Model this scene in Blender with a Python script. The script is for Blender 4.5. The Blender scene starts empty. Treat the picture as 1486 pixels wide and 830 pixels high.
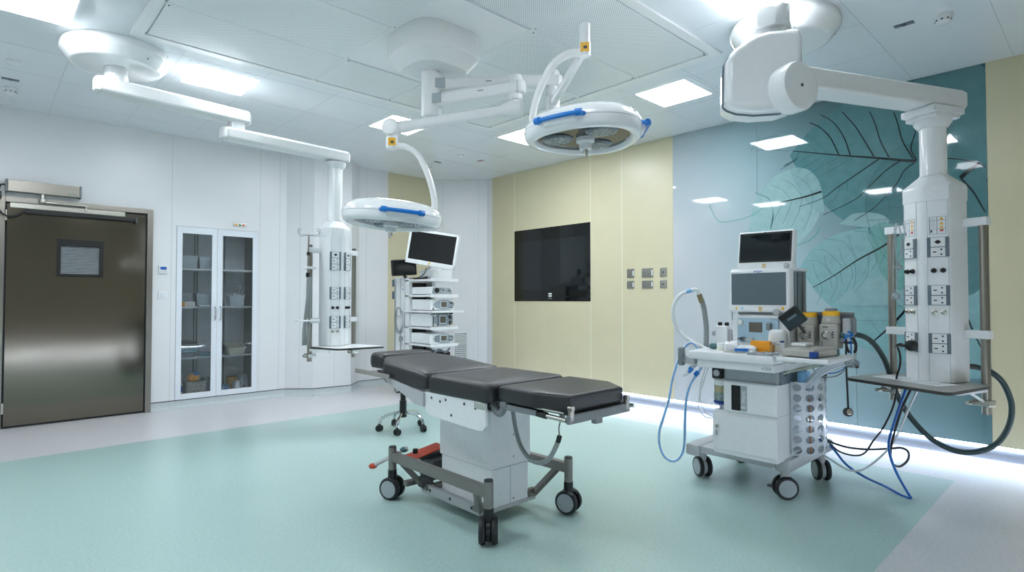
import bpy, bmesh, math, random
from mathutils import Matrix, Vector
random.seed(7)
EXPO = 1.25
GRAIN = 0
PI = math.pi
col = bpy.context.scene.collection
# ---------------------------------------------------------------- camera frame (1486 x 830 photograph)
FOC, CX, CY, HC = 824.0, 743.0, 415.0, 1.2
PITCH, YAW = math.atan(19/FOC), math.atan(775/FOC)
FW = Vector((math.sin(YAW)*math.cos(PITCH), math.cos(YAW)*math.cos(PITCH), math.sin(PITCH)))
RT = Vector((math.cos(YAW), -math.sin(YAW), 0)); UP = RT.cross(FW)
def ray(x, y): return FW + RT*((x-CX)/FOC) + UP*(-(y-CY)/FOC)
O = Vector((0, 0, HC))
def PX(x, y, v): r = ray(x, y); return O + r*(v/r.x)
def PY(x, y, v): r = ray(x, y); return O + r*(v/r.y)
def PZ(x, y, v): r = ray(x, y); return O + r*((v-HC)/r.z)
def PD(x, y, t): return O + ray(x, y)*t
# ---------------------------------------------------------------- materials
def lin(c):
    return tuple(((v/255)/12.92 if v/255 <= .04045 else ((v/255+.055)/1.055)**2.4) for v in c)
MATS = {}
UVSET = set()
def mat(name, rgb, rough=.4, metal=0., var=.03, scale=30., coat=0., spec=.5, bump=0., stretch=None, emit=None, es=0.):
    m = bpy.data.materials.new(name); m.use_nodes = True
    nt = m.node_tree; b = nt.nodes['Principled BSDF']
    c = lin(rgb)
    tc = nt.nodes.new('ShaderNodeTexCoord'); mp = nt.nodes.new('ShaderNodeMapping')
    nz = nt.nodes.new('ShaderNodeTexNoise'); nz.inputs['Scale'].default_value = scale; nz.inputs['Detail'].default_value = 3
    if stretch: mp.inputs['Scale'].default_value = stretch
    nt.links.new(tc.outputs['Object'], mp.inputs['Vector']); nt.links.new(mp.outputs['Vector'], nz.inputs['Vector'])
    rp = nt.nodes.new('ShaderNodeValToRGB')
    rp.color_ramp.elements[0].position = .3; rp.color_ramp.elements[1].position = .7
    rp.color_ramp.elements[0].color = (*[max(0, v*(1-var)) for v in c], 1)
    rp.color_ramp.elements[1].color = (*[min(1, v*(1+var)) for v in c], 1)
    nt.links.new(nz.outputs['Fac'], rp.inputs['Fac']); nt.links.new(rp.outputs['Color'], b.inputs['Base Color'])
    b.inputs['Roughness'].default_value = rough; b.inputs['Metallic'].default_value = metal
    b.inputs['Coat Weight'].default_value = coat; b.inputs['Coat Roughness'].default_value = .05
    b.inputs['Specular IOR Level'].default_value = spec
    if bump:
        bp = nt.nodes.new('ShaderNodeBump'); bp.inputs['Strength'].default_value = bump; bp.inputs['Distance'].default_value = .002
        nt.links.new(nz.outputs['Fac'], bp.inputs['Height']); nt.links.new(bp.outputs['Normal'], b.inputs['Normal'])
    if emit:
        b.inputs['Emission Color'].default_value = (*lin(emit), 1); b.inputs['Emission Strength'].default_value = es
    MATS[name] = m; return m
def glass(name, rgb, clear=.85, rough=.02, f=.08):
    """thin sheet: mostly clear, tinted, with a clean reflection"""
    m = bpy.data.materials.new(name); m.use_nodes = True; nt = m.node_tree; nt.nodes.clear()
    out = nt.nodes.new('ShaderNodeOutputMaterial'); tr = nt.nodes.new('ShaderNodeBsdfTransparent'); pr = nt.nodes.new('ShaderNodeBsdfPrincipled')
    gl = nt.nodes.new('ShaderNodeBsdfGlossy'); gl.inputs['Roughness'].default_value = rough
    fr = nt.nodes.new('ShaderNodeFresnel'); fr.inputs['IOR'].default_value = 1.45
    nz = nt.nodes.new('ShaderNodeTexNoise'); nz.inputs['Scale'].default_value = 4
    mr = nt.nodes.new('ShaderNodeMapRange'); mr.inputs['To Min'].default_value = clear-.02; mr.inputs['To Max'].default_value = clear+.02
    nt.links.new(nz.outputs['Fac'], mr.inputs['Value'])
    c = lin(rgb); tr.inputs['Color'].default_value = (*[.5+.5*v for v in c], 1); pr.inputs['Base Color'].default_value = (*c, 1); pr.inputs['Roughness'].default_value = .2
    m1 = nt.nodes.new('ShaderNodeMixShader'); m2 = nt.nodes.new('ShaderNodeMixShader')
    nt.links.new(mr.outputs['Result'], m1.inputs['Fac']); nt.links.new(pr.outputs[0], m1.inputs[1]); nt.links.new(tr.outputs[0], m1.inputs[2])
    nt.links.new(fr.outputs[0], m2.inputs['Fac']); nt.links.new(m1.outputs[0], m2.inputs[1]); nt.links.new(gl.outputs[0], m2.inputs[2])
    nt.links.new(m2.outputs[0], out.inputs['Surface']); MATS[name] = m; return m
def node_mat(name, rough, fn, spec=.5):
    m = bpy.data.materials.new(name); m.use_nodes = True; nt = m.node_tree; b = nt.nodes['Principled BSDF']
    b.inputs['Roughness'].default_value = rough; b.inputs['Specular IOR Level'].default_value = spec
    fn(nt, b); MATS[name] = m; return m
def speckle(base, dark, light):
    def fn(nt, b):
        tc = nt.nodes.new('ShaderNodeTexCoord')
        big = nt.nodes.new('ShaderNodeTexNoise'); big.inputs['Scale'].default_value = 60; big.inputs['Detail'].default_value = 6
        nt.links.new(tc.outputs['Object'], big.inputs['Vector'])
        r = nt.nodes.new('ShaderNodeValToRGB'); r.color_ramp.elements[0].position = .35; r.color_ramp.elements[1].position = .65
        c = lin(base); r.color_ramp.elements[0].color = (*[v*.94 for v in c], 1); r.color_ramp.elements[1].color = (*[min(1, v*1.05) for v in c], 1)
        nt.links.new(big.outputs['Fac'], r.inputs['Fac']); cur = r.outputs['Color']
        for colr, sc, th in ((dark, 55., .09), (light, 38., .085), (dark, 140., .16)):
            vo = nt.nodes.new('ShaderNodeTexVoronoi'); vo.inputs['Scale'].default_value = sc
            nt.links.new(tc.outputs['Object'], vo.inputs['Vector'])
            lt = nt.nodes.new('ShaderNodeMath'); lt.operation = 'LESS_THAN'; lt.inputs[1].default_value = th
            nt.links.new(vo.outputs['Distance'], lt.inputs[0])
            ml = nt.nodes.new('ShaderNodeMath'); ml.operation = 'MULTIPLY'; ml.inputs[1].default_value = .45
            nt.links.new(lt.outputs[0], ml.inputs[0])
            mx = nt.nodes.new('ShaderNodeMix'); mx.data_type = 'RGBA'
            nt.links.new(ml.outputs[0], mx.inputs[0]); nt.links.new(cur, mx.inputs[6]); mx.inputs[7].default_value = (*lin(colr), 1)
            cur = mx.outputs[2]
        nt.links.new(cur, b.inputs['Base Color'])
    return fn
def perforated(nt, b):
    tc = nt.nodes.new('ShaderNodeTexCoord'); sp = nt.nodes.new('ShaderNodeSeparateXYZ'); nt.links.new(tc.outputs['Object'], sp.inputs[0])
    def M(op, a, bb):
        n = nt.nodes.new('ShaderNodeMath'); n.operation = op
        for i, v in enumerate((a, bb)):
            if isinstance(v, (int, float)): n.inputs[i].default_value = v
            elif v is not None: nt.links.new(v, n.inputs[i])
        return n.outputs[0]
    p = .0125
    u = M('SUBTRACT', M('FRACT', M('DIVIDE', M('ADD', sp.outputs[0], sp.outputs[1]), p*1.414), None), .5)
    v = M('SUBTRACT', M('FRACT', M('DIVIDE', M('SUBTRACT', sp.outputs[0], sp.outputs[1]), p*1.414), None), .5)
    d = M('SQRT', M('ADD', M('MULTIPLY', u, u), M('MULTIPLY', v, v)), None)
    h = M('LESS_THAN', d, .3)
    mx = nt.nodes.new('ShaderNodeMix'); mx.data_type = 'RGBA'; nt.links.new(h, mx.inputs[0])
    mx.inputs[6].default_value = (*lin((240, 243, 243)), 1); mx.inputs[7].default_value = (*lin((172, 180, 180)), 1)
    nt.links.new(mx.outputs[2], b.inputs['Base Color'])
def mural_base(nt, b):  # print gradient, with upper-right shade and strip glow near the foot painted in
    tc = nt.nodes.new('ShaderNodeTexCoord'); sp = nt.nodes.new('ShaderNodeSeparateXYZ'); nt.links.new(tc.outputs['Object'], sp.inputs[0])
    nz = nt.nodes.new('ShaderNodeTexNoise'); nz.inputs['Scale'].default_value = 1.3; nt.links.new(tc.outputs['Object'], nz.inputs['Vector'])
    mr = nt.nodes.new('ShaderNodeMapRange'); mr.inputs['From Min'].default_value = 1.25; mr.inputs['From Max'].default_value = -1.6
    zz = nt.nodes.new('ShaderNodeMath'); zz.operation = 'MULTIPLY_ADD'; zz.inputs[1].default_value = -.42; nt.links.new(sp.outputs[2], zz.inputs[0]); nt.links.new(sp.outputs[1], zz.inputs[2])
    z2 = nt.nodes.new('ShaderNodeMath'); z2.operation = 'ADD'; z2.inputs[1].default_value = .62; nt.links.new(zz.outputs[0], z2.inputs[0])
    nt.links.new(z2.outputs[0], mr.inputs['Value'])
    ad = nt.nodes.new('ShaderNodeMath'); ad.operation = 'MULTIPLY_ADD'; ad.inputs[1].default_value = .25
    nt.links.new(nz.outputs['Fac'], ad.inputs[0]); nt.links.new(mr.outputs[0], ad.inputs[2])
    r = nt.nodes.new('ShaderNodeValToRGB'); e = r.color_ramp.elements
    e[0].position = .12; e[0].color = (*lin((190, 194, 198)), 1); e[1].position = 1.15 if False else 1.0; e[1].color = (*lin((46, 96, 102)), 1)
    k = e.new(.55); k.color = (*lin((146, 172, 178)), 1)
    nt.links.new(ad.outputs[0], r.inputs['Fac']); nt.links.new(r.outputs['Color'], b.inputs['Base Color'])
mat('white_panel', (224, 226, 227), .3, var=.015, scale=3)
mat('panel_seam', (176, 186, 190), .5)
mat('ceiling_panel', (228, 233, 237), .16, var=.015, scale=3)
mat('ceiling_seam', (150, 162, 168), .5)
mat('cream_panel', (206, 199, 167), .32, var=.02, scale=4)
mat('cream_seam', (226, 226, 206), .4)
node_mat('green_vinyl', .3, speckle((171, 198, 193), (92, 128, 130), (214, 230, 226)))
node_mat('grey_vinyl', .33, speckle((212, 211, 213), (140, 145, 150), (235, 235, 238)))
mat('grey_cove', (188, 197, 198), .4, var=.03)
mat('kick_grey', (128, 132, 140), .35)
mat('black_line', (40, 46, 50), .5)
node_mat('perforated', .3, perforated)
mat('diffuser_frame', (236, 238, 238), .25, var=.006)
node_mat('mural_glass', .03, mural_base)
for n, c in (('leaf_dark', (84, 130, 134)), ('leaf_mid', (122, 164, 167)), ('leaf_pale', (144, 177, 178)), ('leaf_green', (106, 156, 152)), ('leaf_deep', (76, 122, 126)), ('leaf_soft', (132, 167, 169))):
    mat(n, c, .03, var=.07, scale=14)
mat('vein_black', (16, 30, 34), .05); mat('vein_thin', (60, 104, 108), .05); mat('vein_green', (70, 150, 130), .05)
mat('light_panel', (255, 255, 255), .4, emit=(243, 248, 255), es=15.)
mat('light_panel_low', (255, 255, 255), .4, emit=(243, 248, 255), es=5.)
mat('led_low', (255, 255, 255), .4, emit=(222, 236, 255), es=60.)
mat('taupe_panel', (172, 168, 152), .35, var=.02, scale=4)
mat('led_strip', (255, 255, 255), .4, emit=(208, 228, 255), es=24.)
mat('steel', (150, 146, 138), .3, 1., var=.06, scale=6, stretch=(1, 1, 60))
def brushed(nt, b):
    tg = nt.nodes.new('ShaderNodeTangent'); tg.direction_type = 'UV_MAP'; tg.uv_map = 'grain'
    nt.links.new(tg.outputs[0], b.inputs['Tangent']); b.inputs['Metallic'].default_value = 1; b.inputs['Anisotropic'].default_value = .55
    tc = nt.nodes.new('ShaderNodeTexCoord'); mp = nt.nodes.new('ShaderNodeMapping'); mp.inputs['Scale'].default_value = (.6, 1, 160); nz = nt.nodes.new('ShaderNodeTexNoise'); nz.inputs['Scale'].default_value = 3
    nt.links.new(tc.outputs['Object'], mp.inputs[0]); nt.links.new(mp.outputs[0], nz.inputs['Vector'])
    r = nt.nodes.new('ShaderNodeValToRGB'); r.color_ramp.elements[0].color = (*lin((118, 112, 102)), 1); r.color_ramp.elements[1].color = (*lin((130, 124, 114)), 1)
    nt.links.new(nz.outputs['Fac'], r.inputs['Fac']); nt.links.new(r.outputs[0], b.inputs['Base Color'])
node_mat('door_steel', .105, brushed)
mat('steel_brushed', (140, 137, 130), .26, 1., var=.05, scale=5, stretch=(90, 1, 1))
mat('steel_bright', (196, 194, 186), .25, 1., var=.04, scale=8)
mat('chrome', (215, 218, 220), .08, 1.)
mat('white_gloss', (238, 240, 240), .12, coat=.5, var=.01)
mat('white_plastic', (226, 229, 230), .28, var=.02)
mat('arm_white', (228, 230, 229), .3, var=.015)
mat('door_white', (224, 230, 236), .25, var=.01)
mat('med_white', (230, 233, 234), .3, var=.02)
mat('med_grey', (160, 168, 172), .35)
mat('base_grey', (178, 180, 182), .35)
mat('mid_grey', (120, 126, 128), .4)
mat('slate_grey', (98, 112, 122), .4)
mat('dark_grey', (62, 66, 68), .4)
mat('frame_grey', (128, 126, 122), .38, .55)
mat('vap_grey', (176, 174, 166), .38)
mat('black_plastic', (12, 14, 15), .38)
mat('black_rubber', (24, 28, 30), .5)
mat('leatherette', (40, 42, 44), .4, var=.06, scale=220, bump=.12, spec=.45)
mat('screen_black', (7, 9, 10), .06); mat('screen_dark', (20, 27, 31), .05)
mat('screen_grey', (84, 100, 108), .15)
mat('screen_teal', (40, 52, 58), .08)
mat('lcd_brown', (96, 92, 84), .3)
mat('face_blue', (164, 194, 210), .3)
mat('face_grey_blue', (150, 162, 172), .3)
mat('blue', (16, 116, 200), .3); mat('stripe_blue', (64, 156, 226), .3); mat('deep_blue', (14, 62, 140), .35)
mat('pale_blue', (130, 185, 225), .35); mat('cable_blue', (18, 92, 172), .35)
mat('red_orange', (196, 62, 30), .4); mat('orange', (240, 160, 20), .45); mat('yellow', (236, 178, 30), .4)
mat('hose_green', (44, 68, 70), .45, var=.2, scale=90); mat('hose_white', (224, 228, 230), .35)
mat('hose_grey', (140, 148, 148), .4, var=.12, scale=150)
mat('brass', (150, 140, 110), .3, 1.)
mat('gold_label', (206, 176, 84), .4)
mat('laminate', (150, 149, 146), .35); mat('laminate_white', (224, 228, 228), .3); mat('laminate_edge', (52, 50, 46), .5)
mat('paper', (226, 230, 232), .6); mat('ink', (70, 80, 84), .6); mat('ink_light', (128, 136, 140), .6)
mat('teal_paper', (120, 176, 190), .5); mat('carton', (196, 142, 70), .6); mat('carton_white', (226, 224, 216), .5); mat('ivory', (222, 222, 206), .4)
mat('bin_grey', (178, 176, 168), .5, var=.25, scale=40)
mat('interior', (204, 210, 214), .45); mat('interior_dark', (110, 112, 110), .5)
mat('blind', (214, 218, 220), .5)
mat('lamp_under', (36, 33, 28), .06, .6); mat('led_lens', (120, 132, 140), .1, .3, var=.5, scale=120)
mat('lime_beads', (226, 218, 170), .5, var=.1, scale=150); mat('lime_spots', (176, 196, 196), .4, var=.5, scale=70)
mat('red', (200, 50, 40), .4); mat('green_dot', (60, 150, 90), .4); mat('teal_rubber', (70, 110, 112), .5)
mat('copper', (190, 120, 60), .4)
glass('pane', (232, 236, 238), .975); glass('clear_plastic', (222, 234, 240), .6, .1); glass('frosted', (216, 224, 232), .25, .25)
glass('clear_bag', (214, 226, 232), .7, .15); glass('clear_hose', (222, 232, 240), .3, .1)
# ---------------------------------------------------------------- mesh builder
def fr(origin, zdir=(0, 0, 1), xdir=None):
    z = Vector(zdir).normalized()
    if xdir is None: xdir = (1, 0, 0) if abs(z.x) < .9 else (0, 1, 0)
    x = Vector(xdir); x = (x - z*x.dot(z)).normalized(); y = z.cross(x)
    m = Matrix((x, y, z)).transposed().to_4x4(); m.translation = Vector(origin); return m
def rz(a, o=(0, 0, 0)): return Matrix.Translation(Vector(o)) @ Matrix.Rotation(a, 4, 'Z')
def smooth(pts, n=8):
    P = [Vector(p) for p in pts]
    if len(P) < 3: return P
    out = []
    for i in range(len(P)-1):
        p0 = P[i-1] if i else P[0]*2-P[1]; p1, p2 = P[i], P[i+1]; p3 = P[i+2] if i+2 < len(P) else P[-1]*2-P[-2]
        for k in range(n):
            t = k/n
            out.append(.5*((2*p1)+(p2-p0)*t+(2*p0-5*p1+4*p2-p3)*t*t+(3*p1-p0-3*p2+p3)*t**3))
    out.append(P[-1]); return out
class B:
    def __init__(s, M=None): s.bm = bmesh.new(); s.m = 0; s.M = M or Matrix(); s.mats = []
    def use(s, name):
        if name not in s.mats: s.mats.append(name)
        s.m = s.mats.index(name); return s
    def fin(s, verts, faces):
        for f in faces: f.material_index = s.m; f.smooth = True
        bmesh.ops.transform(s.bm, matrix=s.M, verts=list(verts))
    def add(s, vs, fs):
        v = [s.bm.verts.new(p) for p in vs]; f = [s.bm.faces.new([v[i] for i in q]) for q in fs]
        s.fin(v, f); return s
    def box(s, c, d, bev=0, M=None, seg=2):
        t = bmesh.new(); bmesh.ops.create_cube(t, size=1)
        bmesh.ops.scale(t, vec=Vector(d), verts=t.verts)
        if bev: bmesh.ops.bevel(t, geom=list(t.edges), offset=min(bev, min(d)*.49), segments=seg, profile=.5, affect='EDGES')
        bmesh.ops.transform(t, matrix=(M or Matrix()) @ Matrix.Translation(Vector(c)), verts=t.verts)
        return s.merge(t)
    def bx(s, x0, x1, y0, y1, z0, z1, bev=0, M=None, seg=2):
        return s.box(((x0+x1)/2, (y0+y1)/2, (z0+z1)/2), (abs(x1-x0), abs(y1-y0), abs(z1-z0)), bev, M, seg)
    def merge(s, t):
        mp = {}
        for v in t.verts: mp[v] = s.bm.verts.new(v.co)
        fs = [s.bm.faces.new([mp[v] for v in f.verts]) for f in t.faces]
        s.fin(mp.values(), fs); t.free(); return s
    def lathe(s, prof, M=None, seg=24, caps=True):
        M = M or Matrix(); vs = []; fs = []; n = len(prof)
        for r, z in prof:
            for k in range(seg):
                a = 2*PI*k/seg; vs.append(M @ Vector((r*math.cos(a), r*math.sin(a), z)))
        for i in range(n-1):
            for k in range(seg):
                k2 = (k+1) % seg; fs.append((i*seg+k, i*seg+k2, (i+1)*seg+k2, (i+1)*seg+k))
        if caps:
            fs.append(tuple(range(seg-1, -1, -1))); fs.append(tuple((n-1)*seg+k for k in range(seg)))
        return s.add(vs, fs)
    def cyl(s, p0, p1, r, r1=None, seg=20, bev=0):
        p0, p1 = Vector(p0), Vector(p1); L = (p1-p0).length; r1 = r if r1 is None else r1
        pr = [(r, 0), (r1, L)] if not bev else [(r-bev, 0), (r-bev*.3, bev*.3), (r, bev), (r1, L-bev), (r1-bev*.3, L-bev*.3), (r1-bev, L)]
        return s.lathe(pr, fr(p0, p1-p0), seg)
    def tube(s, pts, r, seg=8, n=8, sm=True, rib=0):
        P = smooth(pts, n) if sm else [Vector(p) for p in pts]
        rings = []; prev = None; vs = []; fs = []
        for i, p in enumerate(P):
            d = (P[min(i+1, len(P)-1)]-P[max(i-1, 0)]).normalized()
            x = prev if prev is not None else (Vector((0, 0, 1)) if abs(d.z) < .9 else Vector((1, 0, 0)))
            x = (x-d*x.dot(d)).normalized(); prev = x; y = d.cross(x)
            rr = (r[i] if isinstance(r, list) else r)*(1+(rib if i % 2 else 0))
            vs += [p+x*rr*math.cos(2*PI*k/seg)+y*rr*math.sin(2*PI*k/seg) for k in range(seg)]
        for i in range(len(P)-1):
            for k in range(seg):
                k2 = (k+1) % seg; fs.append((i*seg+k, i*seg+k2, (i+1)*seg+k2, (i+1)*seg+k))
        fs.append(tuple(range(seg-1, -1, -1))); fs.append(tuple((len(P)-1)*seg+k for k in range(seg)))
        return s.add(vs, fs)
    def prism(s, poly, h, M=None, z0=0):
        M = M or Matrix(); n = len(poly)
        a = sum(poly[i][0]*poly[(i+1) % n][1]-poly[(i+1) % n][0]*poly[i][1] for i in range(n))
        if a < 0: poly = poly[::-1]
        vs = [M @ Vector((x, y, z0)) for x, y in poly]+[M @ Vector((x, y, z0+h)) for x, y in poly]
        fs = [tuple(range(n-1, -1, -1)), tuple(range(n, 2*n))]+[(i, (i+1) % n, n+(i+1) % n, n+i) for i in range(n)]
        return s.add(vs, fs)
    def loft(s, rings, caps=True):
        n = len(rings[0]); vs = [Vector(p) for R in rings for p in R]; fs = []
        for i in range(len(rings)-1):
            for k in range(n):
                k2 = (k+1) % n; fs.append((i*n+k, i*n+k2, (i+1)*n+k2, (i+1)*n+k))
        if caps: fs.append(tuple(range(n-1, -1, -1))); fs.append(tuple((len(rings)-1)*n+k for k in range(n)))
        return s.add(vs, fs)
    def sphere(s, c, r, sc=(1, 1, 1), M=None, u=16, v=10):
        t = bmesh.new(); bmesh.ops.create_uvsphere(t, u_segments=u, v_segments=v, radius=r)
        bmesh.ops.transform(t, matrix=(M or Matrix()) @ Matrix.Translation(Vector(c)) @ Matrix.Diagonal((*sc, 1)), verts=t.verts)
        return s.merge(t)
    def text(s, body, size, M, depth=.0006):
        cu = bpy.data.curves.new('lettering', 'FONT'); cu.body = body; cu.size = size; cu.extrude = depth; cu.align_x = 'CENTER'; cu.align_y = 'CENTER'
        o = bpy.data.objects.new('lettering', cu); col.objects.link(o)
        me = bpy.data.meshes.new_from_object(o.evaluated_get(bpy.context.evaluated_depsgraph_get()))
        bpy.data.objects.remove(o); bpy.data.curves.remove(cu)
        s.add([M @ v.co for v in me.vertices], [tuple(p.vertices) for p in me.polygons if len(set(p.vertices)) == len(p.vertices) > 2])
        bpy.data.meshes.remove(me); return s
    def build(s, name, parent=None, loc=None, ang=35):
        bm = s.bm
        bmesh.ops.recalc_face_normals(bm, faces=bm.faces)
        root = parent
        while root is not None and root.parent is not None: root = root.parent
        if root is not None: sh = root.location.copy()
        elif loc is not None: sh = Vector(loc)
        else:
            xs = [v.co for v in bm.verts]; sh = Vector((sum(v.x for v in xs)/len(xs), sum(v.y for v in xs)/len(xs), min(v.z for v in xs)))
        bmesh.ops.translate(bm, vec=-sh, verts=bm.verts)
        me = bpy.data.meshes.new(name); bm.to_mesh(me); bm.free()
        for n in s.mats: me.materials.append(MATS[n])
        if 'door_steel' in s.mats:
            uv = me.uv_layers.new(name='grain')
            for l in me.loops: c = me.vertices[l.vertex_index].co; uv.data[l.index].uv = (GRAIN*c.x+(1-GRAIN)*c.z, GRAIN*c.z+(1-GRAIN)*c.x)
        me.set_sharp_from_angle(angle=math.radians(ang))
        o = bpy.data.objects.new(name, me); col.objects.link(o)
        wn = o.modifiers.new('weighted normals', 'WEIGHTED_NORMAL'); wn.keep_sharp = True; wn.weight = 80
        if parent is not None: o.parent = parent
        else: o.location = sh
        return o
def N(m, M=None): return B(M).use(m)
def tag(o, label=None, cat=None, group=None, kind=None):
    if label: o['label'] = label
    if cat: o['category'] = cat
    if group: o['group'] = group
    if kind: o['kind'] = kind
    return o
def thing(name, label, cat, loc, group=None):
    o = bpy.data.objects.new(name, None); col.objects.link(o); o.location = Vector(loc); o.empty_display_size = .1
    return tag(o, label, cat, group)
def struct(b, name, loc=(0, 0, 0)): return tag(b.build(name, loc=loc), kind='structure')
def dup(root, loc, label=None):
    r = root.copy(); col.objects.link(r); r.location = Vector(loc)
    if label: r['label'] = label
    def rec(src, dst):
        for ch in list(src.children):
            c = ch.copy(); col.objects.link(c); c.parent = dst; rec(ch, c)
    rec(root, r); return r
# ================================================================ THE ROOM
XL, XR, YB, YF, H = -.92, 5.56, 7.08, -.6, 3.0
CAM0 = bpy.data.cameras.new('camera'); CAM = bpy.data.objects.new('camera', CAM0); col.objects.link(CAM)
CAM0.sensor_width = 36; CAM0.lens = FOC/1486*36; CAM0.clip_start = .05
CAM.matrix_world = Matrix.Translation(O) @ Matrix((RT, UP, -FW)).transposed().to_4x4()
bpy.context.scene.camera = CAM
# floor: green vinyl field inside a grey border
b = N('grey_vinyl'); b.bx(XL-.1, XR+.6, YF-.1, YB+.1, -.1, 0)
b.use('green_vinyl'); b.bx(.0-.9, 4.72, .75, 5.64, -.02, .0006)
struct(b, 'floor')
# ceiling with recessed light openings left solid, panel joints as thin lines
b = N('ceiling_panel'); b.bx(XL-.1, XR+.1, YF-.1, YB+.1, 3.0, 3.1)
b.use('ceiling_seam')
def cseam(x0, y0, x1, y1, w=.003):
    if x0 == x1: b.bx(x0-w/2, x0+w/2, y0, y1, 2.9994, 3.0005)
    else: b.bx(x0, x1, y0-w/2, y0+w/2, 2.9994, 3.0005)
for x in (.47,): cseam(x, YF, x, YB)
for x in (1.07, 1.67, 2.27, 2.87, 3.47): cseam(x, 4.56, x, 7.0, .002); cseam(x, YF, x, 1.9, .002)
for y in (1.11, .49, -.1): cseam(XL, y, XR, y)
for y in (1.7, 2.3, 2.9, 3.5, 4.1, 4.7, 5.3, 5.9): cseam(3.97, y, XR, y, .002); cseam(XL, y, .47, y, .002)
for y in (4.7, 5.32, 5.94, 6.6): cseam(.47, y, 5.4, y, .002)
for x in (4.17, 4.77): cseam(x, 1.11, x, 6.9, .002)
struct(b, 'ceiling')
# walls
DX0, DX1, DZ = .16, 1.35, 2.15
KX0, KX1, KZ0, KZ1 = 1.585, 2.452, .09, 2.008
T = .12
b = N('white_panel')
b.bx(XL, DX0, YB, YB+T, .085, H); b.bx(DX0, DX1, YB, YB+T, DZ, H)
b.bx(DX1, KX0, YB, YB+T, .085, H); b.bx(KX0, KX1, YB, YB+T, KZ1, H); b.bx(KX1, 2.79, YB, YB+T, .085, H)
b.use('panel_seam')
for x in (1.537, 2.475, 2.71, -.3): b.bx(x-.0015, x+.0015, YB-.0006, YB, .09, H)
b.bx(KX0-.02, KX1, YB-.0006, YB, KZ1+.001, KZ1+.004)
struct(b, 'wall_left')
pts = [(2.79, 7.08), (3.05, 6.85), (3.53, 6.80), (3.77, 7.05), (4.98, 7.03), (5.56, 6.46)]
def seg_box(bb, a, c, z0, z1, off0, off1, u0=0., u1=1.):
    """wall slab between plan points; off = distance into the wall (positive is outwards)"""
    a, c = Vector((*a, 0)), Vector((*c, 0)); d = c-a; L = d.length; d.normalize(); nrm = Vector((-d.y, d.x, 0))
    M = Matrix((d, nrm, Vector((0, 0, 1)))).transposed().to_4x4(); M.translation = a
    bb.bx(u0*L, u1*L, off0, off1, z0, z1, M=M)
seams = [(.5,), (.55,), (), (.09, .55), (.18, .84)]
b = N('white_panel')
for i in range(5):
    if i == 3:
        u = (4.214-3.77)/(4.98-3.77)
        seg_box(b.use('white_panel'), pts[i], pts[i+1], .085, H, 0, T, 0, u)
        seg_box(b.use('cream_panel'), pts[i], pts[i+1], .085, H, 0, T, u, 1)
    else: seg_box(b.use('white_panel'), pts[i], pts[i+1], .085, H, 0, T)
    b.use('panel_seam')
    L = (Vector(pts[i+1])-Vector(pts[i])).length
    for u in seams[i]: seg_box(b, pts[i], pts[i+1], .09, H, -.0006, .001, u-.0015/L, u+.0015/L)
struct(b, 'wall_back')
b = N('cream_panel')
b.bx(XR, XR+T, 3.325, 6.34, .1, H); b.bx(XR, XR+T, YF, .65, .1, H); b.bx(XR+.008, XR+T, .65, 3.325, .1, H)
b.use('white_panel'); b.bx(XR, XR+T, 6.34, 6.46, .1, H)
b.use('cream_seam')
for y in (5.856, 4.479, 4.005): b.bx(XR-.0008, XR, y-.004, y+.004, .105, H)
struct(b, 'wall_right')
b = N('white_panel'); b.bx(XL-T, XL, YF, YB, 0, H); struct(b, 'wall_rear')
b = N('taupe_panel'); b.bx(XL-T, XR+T, YF-T, YF, .1, H); b.use('kick_grey').bx(XL-T, XR+T, YF-T, YF-.012, 0, .1); struct(b, 'wall_front')
tag(N('led_low').bx(XL+.02, XR-.02, YF-.006, YF, .094, .1).build('light_strip'), 'glowing white light strip along the foot of the wall behind the camera', 'light strip')
# cove skirting on the white walls
b = N('grey_cove')
def cove(a, c):
    a, c = Vector((*a, 0)), Vector((*c, 0)); d = c-a; L = d.length; d.normalize(); nrm = Vector((-d.y, d.x, 0))
    M = Matrix((nrm, Vector((0, 0, 1)), d)).transposed().to_4x4(); M.translation = a
    b.use('grey_cove').prism([(.03, 0), (-.045, 0), (-.03, .004), (-.012, .018), (-.004, .04), (-.001, .083), (.03, .083)], L, M)
    b.use('black_line').prism([(.02, .083), (-.003, .083), (-.003, .0915), (.02, .0915)], L, M)
for a, c in (((XL, YB), (DX0-.06, YB)), ((DX1+.01, YB), (2.79, YB)), *[(pts[i], pts[i+1]) for i in range(5)]): cove(a, c)
struct(b, 'baseboard_left')
b = N('kick_grey'); b.bx(XR+.012, XR+T, YF, 6.42, 0, .094)
b.prism([(XR+.02, 0), (XR-.03, 0), (XR-.012, .012), (XR+.005, .04), (XR+.012, .094), (XR+.02, .094)], 6.42-YF, fr((0, 6.42, 0), (0, -1, 0), (1, 0, 0)))
struct(b, 'baseboard_right')
t = tag(N('led_strip').bx(XR, XR+.008, YF+.02, 6.3, .086, .1).build('light_strip'), 'glowing white light strip along the foot of the cream and glass wall', 'light strip')
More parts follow.
